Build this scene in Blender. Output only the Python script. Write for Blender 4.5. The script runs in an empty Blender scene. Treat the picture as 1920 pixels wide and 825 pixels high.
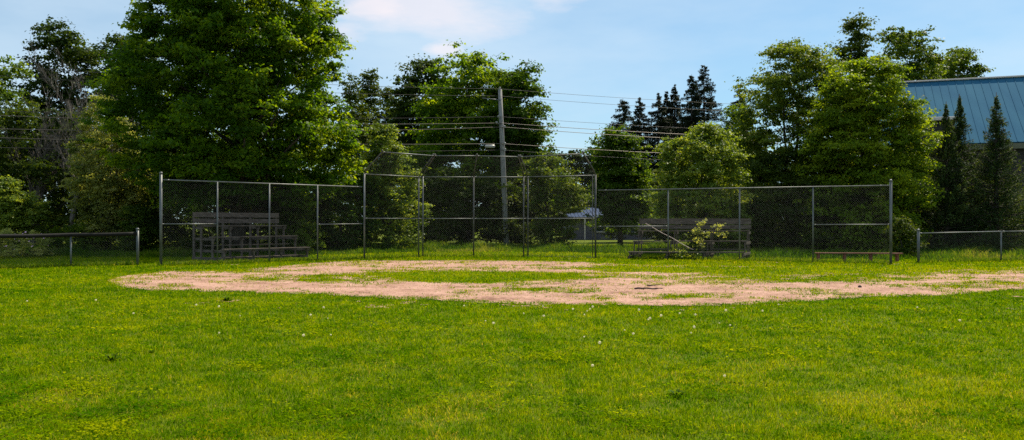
import bpy, math, random
import numpy as np
from mathutils import Vector, Matrix

# ------------------------------------------------------------------ camera, sky, sun, exposure
S = bpy.context.scene
COL = S.collection
R = math.radians
EYE = 1.6
F = 1600.0            # focal length in photograph pixels (photograph is 1920 wide)
HZ = 418.0            # horizon row in the photograph

cd = bpy.data.cameras.new("camera")
cam = bpy.data.objects.new("camera", cd)
COL.objects.link(cam)
cam.location = (0, 0, EYE)
cam.rotation_euler = (R(90), 0, 0)
cd.sensor_width = 36.0
cd.lens = F / 1920 * 36.0
cd.shift_y = 5.5 / 1920
cd.clip_start = 0.1
cd.clip_end = 3000
S.camera = cam

SUN_EL = R(53)
SUN_AZ = R(34)        # to the right of straight ahead (+Y towards +X)
w = bpy.data.worlds.new("World")
S.world = w
w.use_nodes = True
nt = w.node_tree
bg = nt.nodes["Background"]
sky = nt.nodes.new("ShaderNodeTexSky")
sky.sky_type = 'NISHITA'
sky.sun_disc = False
sky.sun_elevation = SUN_EL
sky.sun_rotation = SUN_AZ
sky.air_density = 1.0
sky.dust_density = 0.6
sky.ozone_density = 2.0
# thin cloud veil and a few small clouds, by direction
tc = nt.nodes.new("ShaderNodeTexCoord")
mp = nt.nodes.new("ShaderNodeMapping")
mp.inputs['Scale'].default_value = (1.0, 1.0, 3.2)
mp.inputs['Location'].default_value = (0.35, 0.0, 0.12)
nt.links.new(tc.outputs['Generated'], mp.inputs['Vector'])
n1 = nt.nodes.new("ShaderNodeTexNoise")
n1.inputs['Scale'].default_value = 2.2
n1.inputs['Detail'].default_value = 6
n1.inputs['Roughness'].default_value = 0.55
nt.links.new(mp.outputs[0], n1.inputs['Vector'])
r1 = nt.nodes.new("ShaderNodeMapRange")
r1.inputs['From Min'].default_value = 0.36
r1.inputs['From Max'].default_value = 0.72
r1.inputs['To Min'].default_value = 0.30
r1.inputs['To Max'].default_value = 0.85
nt.links.new(n1.outputs['Fac'], r1.inputs['Value'])

def cloud_blob(direction, rad, lo, squash):
    """mask of one small cloud around a sky direction, with a ragged edge"""
    v = nt.nodes.new("ShaderNodeVectorMath"); v.operation = 'SUBTRACT'
    v.inputs[1].default_value = direction
    nt.links.new(tc.outputs['Generated'], v.inputs[0])
    m = nt.nodes.new("ShaderNodeVectorMath"); m.operation = 'MULTIPLY'
    m.inputs[1].default_value = (1, 1, squash)
    nt.links.new(v.outputs[0], m.inputs[0])
    l = nt.nodes.new("ShaderNodeVectorMath"); l.operation = 'LENGTH'
    nt.links.new(m.outputs[0], l.inputs[0])
    d = nt.nodes.new("ShaderNodeMapRange")
    d.inputs['From Min'].default_value = rad; d.inputs['From Max'].default_value = 0
    d.inputs['To Min'].default_value = -0.35; d.inputs['To Max'].default_value = 0.35
    d.clamp = False
    nt.links.new(l.outputs['Value'], d.inputs['Value'])
    n = nt.nodes.new("ShaderNodeTexNoise"); n.inputs['Scale'].default_value = 9 / (rad * 8 + .3)
    n.inputs['Detail'].default_value = 7; n.inputs['Roughness'].default_value = 0.6
    nt.links.new(mp.outputs[0], n.inputs['Vector'])
    a = nt.nodes.new("ShaderNodeMath"); a.operation = 'ADD'
    nt.links.new(n.outputs['Fac'], a.inputs[0]); nt.links.new(d.outputs[0], a.inputs[1])
    o = nt.nodes.new("ShaderNodeMapRange")
    o.inputs['From Min'].default_value = lo; o.inputs['From Max'].default_value = lo + .30
    nt.links.new(a.outputs[0], o.inputs['Value'])
    return o

def sky_dir(px, py):
    v = Vector(((px - 960) / F, 1.0, (HZ - py) / F)).normalized()
    return tuple(v)

mixv = nt.nodes.new("ShaderNodeMix"); mixv.data_type = 'RGBA'
mixv.inputs['B'].default_value = (6.7, 8.1, 9.3, 1)
nt.links.new(r1.outputs[0], mixv.inputs['Factor'])
tint = nt.nodes.new("ShaderNodeMix"); tint.data_type = 'RGBA'; tint.blend_type = 'MULTIPLY'
tint.inputs['Factor'].default_value = 1.0
tint.inputs['B'].default_value = (0.56, 0.92, 1.06, 1)
nt.links.new(sky.outputs[0], tint.inputs['A'])
nt.links.new(tint.outputs['Result'], mixv.inputs['A'])
last = mixv.outputs['Result']
for (px, py, rad, lo, sq, amt) in ((790, 10, .16, .40, 2.6, .58), (690, 12, .07, .40, 2.2, .55), (824, 92, .040, .42, 1.7, .6), (1040, -14, .10, .46, 3.0, .5), (640, 60, .06, .50, 2.0, .4)):
    b = cloud_blob(sky_dir(px, py), rad, lo, sq)
    k = nt.nodes.new("ShaderNodeMath"); k.operation = 'MULTIPLY'; k.inputs[1].default_value = amt
    nt.links.new(b.outputs[0], k.inputs[0])
    mx = nt.nodes.new("ShaderNodeMix"); mx.data_type = 'RGBA'
    mx.inputs['B'].default_value = (9.6, 8.7, 8.9, 1)
    nt.links.new(k.outputs[0], mx.inputs['Factor'])
    nt.links.new(last, mx.inputs['A'])
    last = mx.outputs['Result']
nt.links.new(last, bg.inputs['Color'])
bg.inputs['Strength'].default_value = 0.078

sl = bpy.data.lights.new("sun", 'SUN')
sl.energy = 5.0
sl.angle = R(0.5)
sl.color = (1.0, 0.91, 0.72)
so = bpy.data.objects.new("sun", sl)
COL.objects.link(so)
sd = Vector((math.sin(SUN_AZ) * math.cos(SUN_EL), math.cos(SUN_AZ) * math.cos(SUN_EL), math.sin(SUN_EL)))
so.rotation_euler = (-sd).to_track_quat('-Z', 'Y').to_euler()
so.location = (20, 20, 40)

S.view_settings.view_transform = 'Standard'
S.view_settings.look = 'None'
S.view_settings.gamma = 1
S.view_settings.exposure = 0.46
S.render.engine = 'CYCLES'
S.cycles.max_bounces = 6
S.cycles.diffuse_bounces = 3
S.cycles.transmission_bounces = 3
S.cycles.use_denoising = False

# ------------------------------------------------------------------ helpers
def P(px, D, z=None, py=None):
    """photo column at distance D -> world point"""
    if z is None: z = EYE + (HZ - py) / F * D if py is not None else 0.0
    return Vector(((px - 960) / F * D, D, z))

def tag(o, label=None, cat=None, group=None, kind=None):
    if label: o['label'] = label
    if cat: o['category'] = cat
    if group: o['group'] = group
    if kind: o['kind'] = kind
    return o

def empty(name, loc=(0, 0, 0), rz=0.0):
    o = bpy.data.objects.new(name, None)
    o.empty_display_size = .2
    o.location = loc
    o.rotation_euler = (0, 0, rz)
    COL.objects.link(o)
    return o

def np_mesh(name, verts, faces, attr=None, smooth=False):
    """verts (N,3), faces (M,k) numpy; attr: per-vertex float 'tint'"""
    me = bpy.data.meshes.new(name)
    verts = np.ascontiguousarray(verts, dtype=np.float32)
    faces = np.ascontiguousarray(faces, dtype=np.int32)
    k = faces.shape[1]
    me.vertices.add(len(verts)); me.vertices.foreach_set("co", verts.ravel())
    me.loops.add(faces.size); me.loops.foreach_set("vertex_index", faces.ravel())
    me.polygons.add(len(faces))
    me.polygons.foreach_set("loop_start", np.arange(0, faces.size, k, dtype=np.int32))
    if smooth:
        me.polygons.foreach_set("use_smooth", np.ones(len(faces), dtype=bool))
    if attr is not None:
        a = me.attributes.new("tint", 'FLOAT', 'POINT')
        a.data.foreach_set("value", np.ascontiguousarray(attr, dtype=np.float32))
    me.update(calc_edges=True)
    return me

def link(name, me, mat, parent=None, world_parent=None):
    o = bpy.data.objects.new(name, me)
    me.materials.append(mat)
    COL.objects.link(o)
    if parent is not None: o.parent = parent
    return o

class MB:
    """collects shapes, builds ONE mesh object"""
    def __init__(s, origin=(0, 0, 0)):
        s.v = []; s.f = []; s.o = Vector(origin)
    def add(s, vs, fs):
        b = len(s.v)
        s.v += [tuple(Vector(p) - s.o) for p in vs]
        s.f += [tuple(i + b for i in f) for f in fs]
        return s
    def frame(s, o, ax, ay, az, hx, hy, hz):
        """box with centre o, axes and half sizes, edges chamfered a little by an extra ring"""
        o = Vector(o); ax = Vector(ax).normalized(); ay = Vector(ay).normalized(); az = Vector(az).normalized()
        c = min(hx, hy, hz) * .12
        pts = []
        for sx, sy, hz_ in ((hx - c, hy - c, -hz), (hx, hy, -hz + c), (hx, hy, hz - c), (hx - c, hy - c, hz)):
            for a, b in ((-1, -1), (1, -1), (1, 1), (-1, 1)):
                pts.append(o + ax * a * sx + ay * b * sy + az * hz_)
        fs = [(3, 2, 1, 0), (12, 13, 14, 15)]
        for r in range(3):
            for k in range(4):
                fs.append((r * 4 + k, r * 4 + (k + 1) % 4, r * 4 + 4 + (k + 1) % 4, r * 4 + 4 + k))
        return s.add(pts, fs)
    def box(s, c, sx, sy, sz):
        return s.frame(c, (1, 0, 0), (0, 1, 0), (0, 0, 1), sx / 2, sy / 2, sz / 2)
    def plank(s, a, b, wid, th, up=(0, 0, 1)):
        """board from a to b, wid across, th along 'up'"""
        a = Vector(a); b = Vector(b); d = (b - a); L = d.length; d.normalize()
        up = Vector(up); side = d.cross(up).normalized(); up2 = side.cross(d).normalized()
        return s.frame((a + b) / 2, d, side, up2, L / 2, wid / 2, th / 2)
    def tube(s, pts, r, n=8, caps=True):
        pts = [Vector(p) for p in pts]
        rs = r if isinstance(r, (list, tuple)) else [r] * len(pts)
        vs = []; fs = []
        for i, p in enumerate(pts):
            d = (pts[min(i + 1, len(pts) - 1)] - pts[max(i - 1, 0)])
            d = d.normalized() if d.length > 1e-9 else Vector((0, 0, 1))
            u = d.cross(Vector((0, 0, 1)))
            if u.length < .05: u = d.cross(Vector((0, 1, 0)))
            u.normalize(); v = d.cross(u)
            for k in range(n):
                a = 2 * math.pi * k / n
                vs.append(p + (u * math.cos(a) + v * math.sin(a)) * rs[i])
        for i in range(len(pts) - 1):
            for k in range(n):
                fs.append((i * n + k, i * n + (k + 1) % n, (i + 1) * n + (k + 1) % n, (i + 1) * n + k))
        if caps:
            fs.append(tuple(range(n))[::-1]); fs.append(tuple((len(pts) - 1) * n + k for k in range(n)))
        return s.add(vs, fs)
    def build(s, name, mat, parent=None, smooth=False):
        me = bpy.data.meshes.new(name)
        me.from_pydata(s.v, [], s.f)
        me.update()
        if smooth:
            me.polygons.foreach_set("use_smooth", [True] * len(me.polygons))
        o = link(name, me, mat, parent)
        if parent is None: o.location = s.o
        return o

# 2D value noise ------------------------------------------------------------------
_rn = np.random.default_rng(5).random((256, 256)).astype(np.float32)
def vnoise(x, y, sc, seed=0):
    x = np.asarray(x) / sc + 37.3 * seed + 1000; y = np.asarray(y) / sc + 91.7 * seed + 1000
    xi = np.floor(x).astype(int); yi = np.floor(y).astype(int)
    fx = x - xi; fy = y - yi
    fx = fx * fx * (3 - 2 * fx); fy = fy * fy * (3 - 2 * fy)
    g = lambda a, b: _rn[a & 255, b & 255]
    return (g(xi, yi) * (1 - fx) + g(xi + 1, yi) * fx) * (1 - fy) + (g(xi, yi + 1) * (1 - fx) + g(xi + 1, yi + 1) * fx) * fy
def fbm(x, y, sc, seed=0, oct=4):
    t = 0; a = 1; n = 0
    for i in range(oct):
        t = t + a * vnoise(x, y, sc / 2 ** i, seed + i * 3); n += a; a *= .55
    return t / n

# ------------------------------------------------------------------ materials
def mat(name):
    m = bpy.data.materials.new(name); m.use_nodes = True
    return m, m.node_tree, m.node_tree.nodes["Principled BSDF"]

def leaf_mat(name, stops, trans=0.38, tcol=(1.5, 1.5, .5), rough=.6, spec=.10):
    """stops: colours along the 'tint' attribute; translucent leaf"""
    m, t, p = mat(name)
    at = t.nodes.new("ShaderNodeAttribute"); at.attribute_name = "tint"
    cr = t.nodes.new("ShaderNodeValToRGB")
    while len(cr.color_ramp.elements) < len(stops): cr.color_ramp.elements.new(.5)
    for e, (pos, c) in zip(cr.color_ramp.elements, stops):
        e.position = pos; e.color = (*c, 1)
    t.links.new(at.outputs['Fac'], cr.inputs[0])
    t.links.new(cr.outputs[0], p.inputs['Base Color'])
    p.inputs['Roughness'].default_value = rough
    p.inputs['Specular IOR Level'].default_value = spec
    tr = t.nodes.new("ShaderNodeBsdfTranslucent")
    mu = t.nodes.new("ShaderNodeMix"); mu.data_type = 'RGBA'; mu.blend_type = 'MULTIPLY'
    mu.inputs['Factor'].default_value = 1; mu.inputs['B'].default_value = (*tcol, 1)
    t.links.new(cr.outputs[0], mu.inputs['A'])
    t.links.new(mu.outputs['Result'], tr.inputs['Color'])
    mx = t.nodes.new("ShaderNodeMixShader"); mx.inputs[0].default_value = trans
    t.links.new(p.outputs[0], mx.inputs[1]); t.links.new(tr.outputs[0], mx.inputs[2])
    t.links.new(mx.outputs[0], t.nodes["Material Output"].inputs[0])
    return m

def noise_mat(name, cols, scale=4, detail=6, rough=.8, metal=0, bump=0, stretch=(1, 1, 1), spec=.3, coord='Object', lo=.3, hi=.7):
    m, t, p = mat(name)
    tcn = t.nodes.new("ShaderNodeTexCoord"); mpn = t.nodes.new("ShaderNodeMapping")
    mpn.inputs['Scale'].default_value = stretch
    t.links.new(tcn.outputs[coord], mpn.inputs[0])
    n = t.nodes.new("ShaderNodeTexNoise"); n.inputs['Scale'].default_value = scale
    n.inputs['Detail'].default_value = detail; n.inputs['Roughness'].default_value = .62
    t.links.new(mpn.outputs[0], n.inputs['Vector'])
    cr = t.nodes.new("ShaderNodeValToRGB")
    while len(cr.color_ramp.elements) < len(cols): cr.color_ramp.elements.new(.5)
    for i, (e, c) in enumerate(zip(cr.color_ramp.elements, cols)):
        e.position = lo + (hi - lo) * i / (len(cols) - 1); e.color = (*c, 1)
    t.links.new(n.outputs['Fac'], cr.inputs[0]); t.links.new(cr.outputs[0], p.inputs['Base Color'])
    p.inputs['Roughness'].default_value = rough; p.inputs['Metallic'].default_value = metal
    p.inputs['Specular IOR Level'].default_value = spec
    if bump:
        b = t.nodes.new("ShaderNodeBump"); b.inputs['Strength'].default_value = bump; b.inputs['Distance'].default_value = .02
        t.links.new(n.outputs['Fac'], b.inputs['Height']); t.links.new(b.outputs[0], p.inputs['Normal'])
    return m

M = {}
M['galv'] = noise_mat("galvanised_steel", [(.065, .07, .07), (.125, .132, .13), (.19, .19, .18)], 6, rough=.5, metal=.35, spec=.5, stretch=(1, 1, .3))
M['galvdark'] = noise_mat("weathered_steel", [(.035, .036, .036), (.09, .088, .082), (.15, .14, .13)], 5, rough=.6, metal=.3, spec=.4)
M['wire'] = noise_mat("fence_wire", [(.065, .066, .064), (.10, .10, .095)], 2, rough=.8, metal=0, spec=.1)
M['pipe'] = noise_mat("black_plastic_pipe", [(.010, .009, .009), (.02, .018, .016)], 8, rough=.7, spec=.12)
M['wood'] = noise_mat("weathered_wood", [(.05, .036, .029), (.10, .077, .063), (.175, .138, .115)], 3, rough=.85, stretch=(1, 1, 6), bump=.4)
M['redwood'] = noise_mat("red_stained_wood", [(.11, .035, .022), (.20, .07, .045), (.26, .12, .09)], 5, rough=.8, bump=.3)
M['pole'] = noise_mat("pole_timber", [(.14, .135, .13), (.25, .24, .23), (.36, .345, .33)], 5, rough=.85, stretch=(4, 4, .35), bump=.5)
M['bark'] = noise_mat("dark_bark", [(.02, .016, .012), (.06, .048, .038), (.10, .085, .07)], 5, rough=.95, stretch=(3, 3, .6), bump=.8)
M['palebark'] = noise_mat("pale_bark", [(.07, .058, .05), (.15, .125, .11), (.22, .19, .17)], 6, rough=.9, stretch=(2, 2, .6), bump=.3)
M['insul'] = noise_mat("glazed_ceramic", [(.35, .33, .31), (.5, .48, .46)], 3, rough=.3, spec=.5)
M['cable'] = noise_mat("aluminium_cable", [(.10, .085, .07), (.17, .14, .12)], 3, rough=.5, metal=.3)
M['darkcable'] = noise_mat("dark_cable", [(.04, .035, .035), (.09, .08, .075)], 3, rough=.6)
M['stick'] = noise_mat("bare_stripped_wood", [(.42, .30, .25), (.62, .48, .42)], 9, rough=.6)
M['twig'] = noise_mat("fallen_branch_bark", [(.05, .035, .03), (.10, .07, .06)], 9, rough=.9)
M['siding'] = noise_mat("dark_brown_siding", [(.030, .026, .022), (.055, .048, .042)], 2, rough=.7, stretch=(1, 1, 14))
M['fascia'] = noise_mat("olive_fascia", [(.12, .12, .07), (.17, .16, .10)], 2, rough=.6)
M['white'] = noise_mat("white_trim", [(.60, .50, .46), (.75, .66, .62)], 2, rough=.5)
M['greysiding'] = noise_mat("grey_siding", [(.09, .085, .12), (.16, .15, .19)], 2, rough=.8, stretch=(1, 1, 9))
M['seed'] = noise_mat("dandelion_fluff", [(.40, .39, .31), (.52, .50, .40)], 20, rough=.9)
M['petal'] = noise_mat("pink_petals", [(.5, .22, .34), (.75, .5, .6)], 20, rough=.7)

def glass_mat():
    m, t, p = mat("window_glass")
    p.inputs['Base Color'].default_value = (.03, .05, .09, 1); p.inputs['Roughness'].default_value = .06
    p.inputs['Specular IOR Level'].default_value = .9
    return m
M['glass'] = glass_mat()
def metal_roof(name, c1, c2, rough=.32):
    m, t, p = mat(name)
    tcn = t.nodes.new("ShaderNodeTexCoord")
    mpn = t.nodes.new("ShaderNodeMapping"); mpn.inputs['Scale'].default_value = (.9, .25, .25)
    t.links.new(tcn.outputs['Object'], mpn.inputs[0])
    n = t.nodes.new("ShaderNodeTexNoise"); n.inputs['Scale'].default_value = .9; n.inputs['Detail'].default_value = 5
    t.links.new(mpn.outputs[0], n.inputs['Vector'])
    mx = t.nodes.new("ShaderNodeMix"); mx.data_type = 'RGBA'
    mx.inputs['A'].default_value = (*c1, 1); mx.inputs['B'].default_value = (*c2, 1)
    t.links.new(n.outputs['Fac'], mx.inputs['Factor']); t.links.new(mx.outputs['Result'], p.inputs['Base Color'])
    p.inputs['Roughness'].default_value = rough; p.inputs['Specular IOR Level'].default_value = .02
    return m
M['blueroof'] = metal_roof("blue_painted_metal", (.016, .085, .17), (.052, .165, .245), .8)
M['paleroof_skypane'] = metal_roof("pale_blue_metal_and_sky_panes", (.03, .055, .12), (.08, .10, .16), .7)

def G(*c): return c
leafM = {
 'maple': leaf_mat("maple_leaves", [(0, G(.030, .080, .003)), (.5, G(.066, .145, .006)), (1, G(.15, .23, .010))], .56, (2.9, 2.2, .5), .5, .12),
 'maplebright': leaf_mat("bright_maple_leaves", [(0, G(.065, .125, .006)), (.5, G(.14, .22, .012)), (1, G(.25, .32, .018))], .54, (2.0, 1.7, .5), .5, .12),
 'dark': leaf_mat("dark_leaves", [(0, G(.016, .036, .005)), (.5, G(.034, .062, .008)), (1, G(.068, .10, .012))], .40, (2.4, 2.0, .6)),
 'mid': leaf_mat("green_leaves", [(0, G(.028, .066, .005)), (.5, G(.060, .118, .009)), (1, G(.12, .18, .014))], .50, (2.4, 2.0, .5)),
 'olive': leaf_mat("olive_leaves", [(0, G(.044, .084, .008)), (.5, G(.094, .152, .015)), (1, G(.175, .235, .028))], .48, (2.2, 1.8, .6), .5, .14),
 'pale': leaf_mat("pale_leaves", [(0, G(.066, .118, .013)), (.5, G(.145, .215, .026)), (1, G(.28, .34, .055))], .50, (2.0, 1.7, .6), .45, .2),
 'willow': leaf_mat("willow_leaves", [(0, G(.13, .17, .040)), (.5, G(.25, .28, .075)), (1, G(.42, .42, .13))], .5, (1.6, 1.5, .6), .5, .15),
 'seed': leaf_mat("dandelion_fluff", [(0, G(.85, .80, .62)), (1, G(.85, .8, .6))], .5, (1.15, 1.1, 1), .8, .05),
 'spruce': leaf_mat("spruce_needles", [(0, G(.014, .022, .012)), (.5, G(.028, .042, .020)), (1, G(.060, .072, .030))], .12, (1.5, 1.5, .8)),
 'young': leaf_mat("young_spruce_needles", [(0, G(.022, .046, .012)), (.5, G(.050, .086, .022)), (1, G(.13, .16, .04))], .25, (1.9, 1.7, .7)),
 'grass': leaf_mat("grass_blades", [(0, G(.036, .112, .0008)), (.3, G(.090, .180, .001)), (.62, G(.170, .250, .0015)), (.88, G(.29, .32, .004)), (1, G(.50, .36, .12))], .46, (1.55, 1.45, .3), .7, .0),
 'lush': leaf_mat("long_grass_blades", [(0, G(.020, .065, .003)), (.5, G(.060, .130, .004)), (.85, G(.14, .205, .010)), (1, G(.26, .25, .07))], .46, (1.7, 1.5, .5), .6, .08),
}

# ------------------------------------------------------------------ ground
# bare dirt of the infield, as a mask over ground coordinates
TOPX = [200, 240, 330, 420, 520, 590, 680, 800, 1000, 1100, 1180, 1300, 1500, 1700, 1920, 2300]
TOPY = [527, 517, 508, 507, 501, 494, 490, 489.5, 490, 493, 497, 499, 500, 503, 502, 502]
BOTX = [200, 240, 300, 400, 600, 700, 800, 900, 1000, 1100, 1200, 1300, 1400, 1500, 1600, 1750, 1850, 1920, 2300]
BOTY = [529, 541, 545, 547, 551, 556, 561, 566, 569, 571, 572, 571, 568, 563, 559, 553, 548, 543, 520]
ISL = [  # grass islands: cx, cy, rx, ry, strength
 (905, 520, 190, 11, 1.1), (770, 517, 80, 6, .9), (500, 521, 48, 6, .8), (640, 524, 90, 8, .75), (700, 528, 60, 6, .55),
 (1260, 505, 190, 6.5, 1.25), (1520, 507, 260, 8, 1.25), (1370, 521, 190, 5, .7), (1800, 508, 200, 8, .75), (1150, 517, 110, 5, .55),
 (1330, 522, 60, 6, .6), (1420, 527, 170, 7, .7), (1640, 521, 130, 8, .85), (1250, 533, 60, 4, .45), (1040, 546, 50, 5, .5),
 (1100, 548, 30, 4, .35), (1280, 556, 50, 3.5, .5), (1340, 557, 40, 3, .45), (1820, 535, 90, 6, .55), (1750, 522, 70, 5, .5),
 (1120, 562, 40, 3, .5), (950, 545, 40, 4, .4), (420, 510, 90, 4, .5), (300, 515, 60, 3, .4), (1050, 505, 60, 5, .35), (330, 537, 30, 3, .45)]
def dirt(x, d):
    px = 960 + F * x / d; py = HZ + F * EYE / d
    s = F * EYE / d / d * .45                    # soft edge of about half a metre
    e = np.minimum((py - np.interp(px, TOPX, TOPY)) / (s * .8), (np.interp(px, BOTX, BOTY) - py) / (s * .55))
    e = np.where(px < 200, -3, e)
    m = np.clip(e * .5 + .5, -.5, 1.0)
    nz = fbm(x, d, 1.6, 2, 5) - .5
    fine = fbm(x, d, .45, 9, 3) - .5
    stip = vnoise(x, d, .13, 17) - .5
    isl = np.zeros_like(m)
    for cx, cy, rx, ry, st in ISL:
        q = ((px - cx) / rx) ** 2 + ((py - cy) / ry) ** 2
        isl = np.maximum(isl, st * np.clip(1.5 - q * .85, 0, 1))
    m = m - isl * 1.35 - .55 * np.clip((345 - px) / 140, 0, 1)
    m = m + nz * np.where(isl > 0, 2.4, np.where(e > 1.2, 2.5, 1.4)) + fine * np.where(px > 1000, 1.9, 1.5) + stip * .55
    return m

def outline(x, d):
    px = 960 + F * x / d; py = HZ + F * EYE / d
    return (px > 205) & (py > np.interp(px, TOPX, TOPY)) & (py < np.interp(px, BOTX, BOTY))

def ground_mat():
    m, t, p = mat("turf_soil")
    tcn = t.nodes.new("ShaderNodeTexCoord")
    n1 = t.nodes.new("ShaderNodeTexNoise"); n1.inputs['Scale'].default_value = .35; n1.inputs['Detail'].default_value = 8
    n2 = t.nodes.new("ShaderNodeTexNoise"); n2.inputs['Scale'].default_value = 22; n2.inputs['Detail'].default_value = 5
    for n in (n1, n2): t.links.new(tcn.outputs['Object'], n.inputs['Vector'])
    cr = t.nodes.new("ShaderNodeValToRGB")
    e = cr.color_ramp.elements
    e[0].position = .3; e[0].color = (.060, .100, .003, 1)
    e[1].position = .7; e[1].color = (.14, .16, .006, 1)
    ad = t.nodes.new("ShaderNodeMath"); ad.operation = 'MULTIPLY_ADD'; ad.inputs[1].default_value = .5
    t.links.new(n2.outputs['Fac'], ad.inputs[0])
    h = t.nodes.new("ShaderNodeMath"); h.operation = 'MULTIPLY'; h.inputs[1].default_value = .5
    t.links.new(n1.outputs['Fac'], h.inputs[0]); t.links.new(h.outputs[0], ad.inputs[2])
    t.links.new(ad.outputs[0], cr.inputs[0]); t.links.new(cr.outputs[0], p.inputs['Base Color'])
    p.inputs['Roughness'].default_value = .95; p.inputs['Specular IOR Level'].default_value = .1
    b = t.nodes.new("ShaderNodeBump"); b.inputs['Distance'].default_value = .04; b.inputs['Strength'].default_value = .8
    t.links.new(n2.outputs['Fac'], b.inputs['Height']); t.links.new(b.outputs[0], p.inputs['Normal'])
    return m
def dirt_mat():
    m, t, p = mat("pink_crushed_stone")
    tcn = t.nodes.new("ShaderNodeTexCoord")
    n1 = t.nodes.new("ShaderNodeTexNoise"); n1.inputs['Scale'].default_value = 1.1; n1.inputs['Detail'].default_value = 8
    n2 = t.nodes.new("ShaderNodeTexNoise"); n2.inputs['Scale'].default_value = 8; n2.inputs['Detail'].default_value = 6; n2.inputs['Roughness'].default_value = .75
    for n in (n1, n2): t.links.new(tcn.outputs['Object'], n.inputs['Vector'])
    cr = t.nodes.new("ShaderNodeValToRGB"); e = cr.color_ramp.elements
    e[0].position = .37; e[0].color = (.16, .075, .05, 1)
    e[1].position = .62; e[1].color = (.56, .34, .265, 1)
    x = e.new(.48); x.color = (.38, .215, .155, 1)
    a = t.nodes.new("ShaderNodeMath"); a.operation = 'MULTIPLY_ADD'; a.inputs[1].default_value = .62
    h = t.nodes.new("ShaderNodeMath"); h.operation = 'MULTIPLY'; h.inputs[1].default_value = .38
    t.links.new(n1.outputs['Fac'], h.inputs[0]); t.links.new(n2.outputs['Fac'], a.inputs[0]); t.links.new(h.outputs[0], a.inputs[2])
    t.links.new(a.outputs[0], cr.inputs[0]); t.links.new(cr.outputs[0], p.inputs['Base Color'])
    p.inputs['Roughness'].default_value = .95; p.inputs['Specular IOR Level'].default_value = .15
    b = t.nodes.new("ShaderNodeBump"); b.inputs['Distance'].default_value = .05; b.inputs['Strength'].default_value = .9
    t.links.new(n2.outputs['Fac'], b.inputs['Height']); t.links.new(b.outputs[0], p.inputs['Normal'])
    return m

g = MB(); g.add([(-900, -60, 0), (900, -60, 0), (900, 1500, 0), (-900, 1500, 0)], [(0, 1, 2, 3)])
tag(g.build("ground", ground_mat()), "flat mown grass field around the infield", "ground", kind='structure')

cs = .085
gx = np.arange(-17, 27, cs); gy = np.arange(15.5, 38.5, cs)
XX, YY = np.meshgrid(gx, gy)
mk = dirt(XX, YY)
nx = len(gx)
cell = (mk[:-1, :-1] + mk[1:, :-1] + mk[:-1, 1:] + mk[1:, 1:]) / 4 > .05
ii, jj = np.nonzero(cell)
fc = np.stack([ii * nx + jj, ii * nx + jj + 1, (ii + 1) * nx + jj + 1, (ii + 1) * nx + jj], 1)
zz = .006 + .018 * fbm(XX, YY, .5, 4, 3)
vv = np.stack([XX, YY, zz], -1).reshape(-1, 3)
used, inv = np.unique(fc, return_inverse=True)
me = np_mesh("infield_dirt", vv[used], inv.reshape(-1, 4), smooth=True)
tag(link("infield_dirt", me, dirt_mat()), "pinkish bare dirt of the infield with grass patches growing in", "dirt", kind='structure')

# gravel path behind the backstop
pts = []
pth = [(1010, 474, .2), (1070, 470.5, .9), (1130, 469.5, 1.2), (1250, 467.5, 1.4), (1420, 466, 1.5), (1700, 465, 1.5), (2100, 464, 1.5)]
g = MB()
vs = []
for (px, py, wd) in pth:
    D = F * EYE / (py - HZ); c = P(px, D)
    vs += [(c.x, D - wd / 2, .008), (c.x, D + wd / 2, .008)]
g.add(vs, [(2 * i, 2 * i + 2, 2 * i + 3, 2 * i + 1) for i in range(len(pth) - 1)])
tag(g.build("path", noise_mat("path_gravel", [(.30, .22, .17), (.50, .40, .33)], 9, rough=.95)), "narrow gravel path behind the backstop", "path", kind='structure')

def path_mask(x, d):
    px = 960 + F * x / d
    dc = np.interp(px, [p[0] for p in pth], [F * EYE / (p[1] - HZ) for p in pth])
    wd = np.interp(px, [p[0] for p in pth], [p[2] for p in pth])
    return (px > 1020) & (np.abs(d - dc) < wd * .5)

# ------------------------------------------------------------------ grass
def blades(name, mat_, x, y, h, wd, lean, tintv, rng, z0=0.0):
    n = len(x)
    a = rng.random(n) * 2 * np.pi
    b = rng.random(n) * 2 * np.pi
    ux, uy = np.cos(a) * wd / 2, np.sin(a) * wd / 2
    lx, ly = np.cos(b) * lean * h, np.sin(b) * lean * h
    v = np.zeros((n, 5, 3), np.float32)
    v[:, 0] = np.stack([x - ux, y - uy, np.full(n, z0)], 1)
    v[:, 1] = np.stack([x + ux, y + uy, np.full(n, z0)], 1)
    v[:, 2] = np.stack([x + ux * .8 + lx * .35, y + uy * .8 + ly * .35, h * .62], 1)
    v[:, 3] = np.stack([x - ux * .8 + lx * .35, y - uy * .8 + ly * .35, h * .62], 1)
    v[:, 4] = np.stack([x + lx, y + ly, h * np.sqrt(np.clip(1 - lean ** 2 * .5, .2, 1))], 1)
    i = np.arange(n)[:, None] * 5
    f = np.concatenate([i + np.array([[0, 1, 2]]), i + np.array([[0, 2, 3]]), i + np.array([[3, 2, 4]])], 0)
    me = np_mesh(name, v.reshape(-1, 3), f, np.repeat(tintv, 5))
    return link(name, me, mat_)

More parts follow.
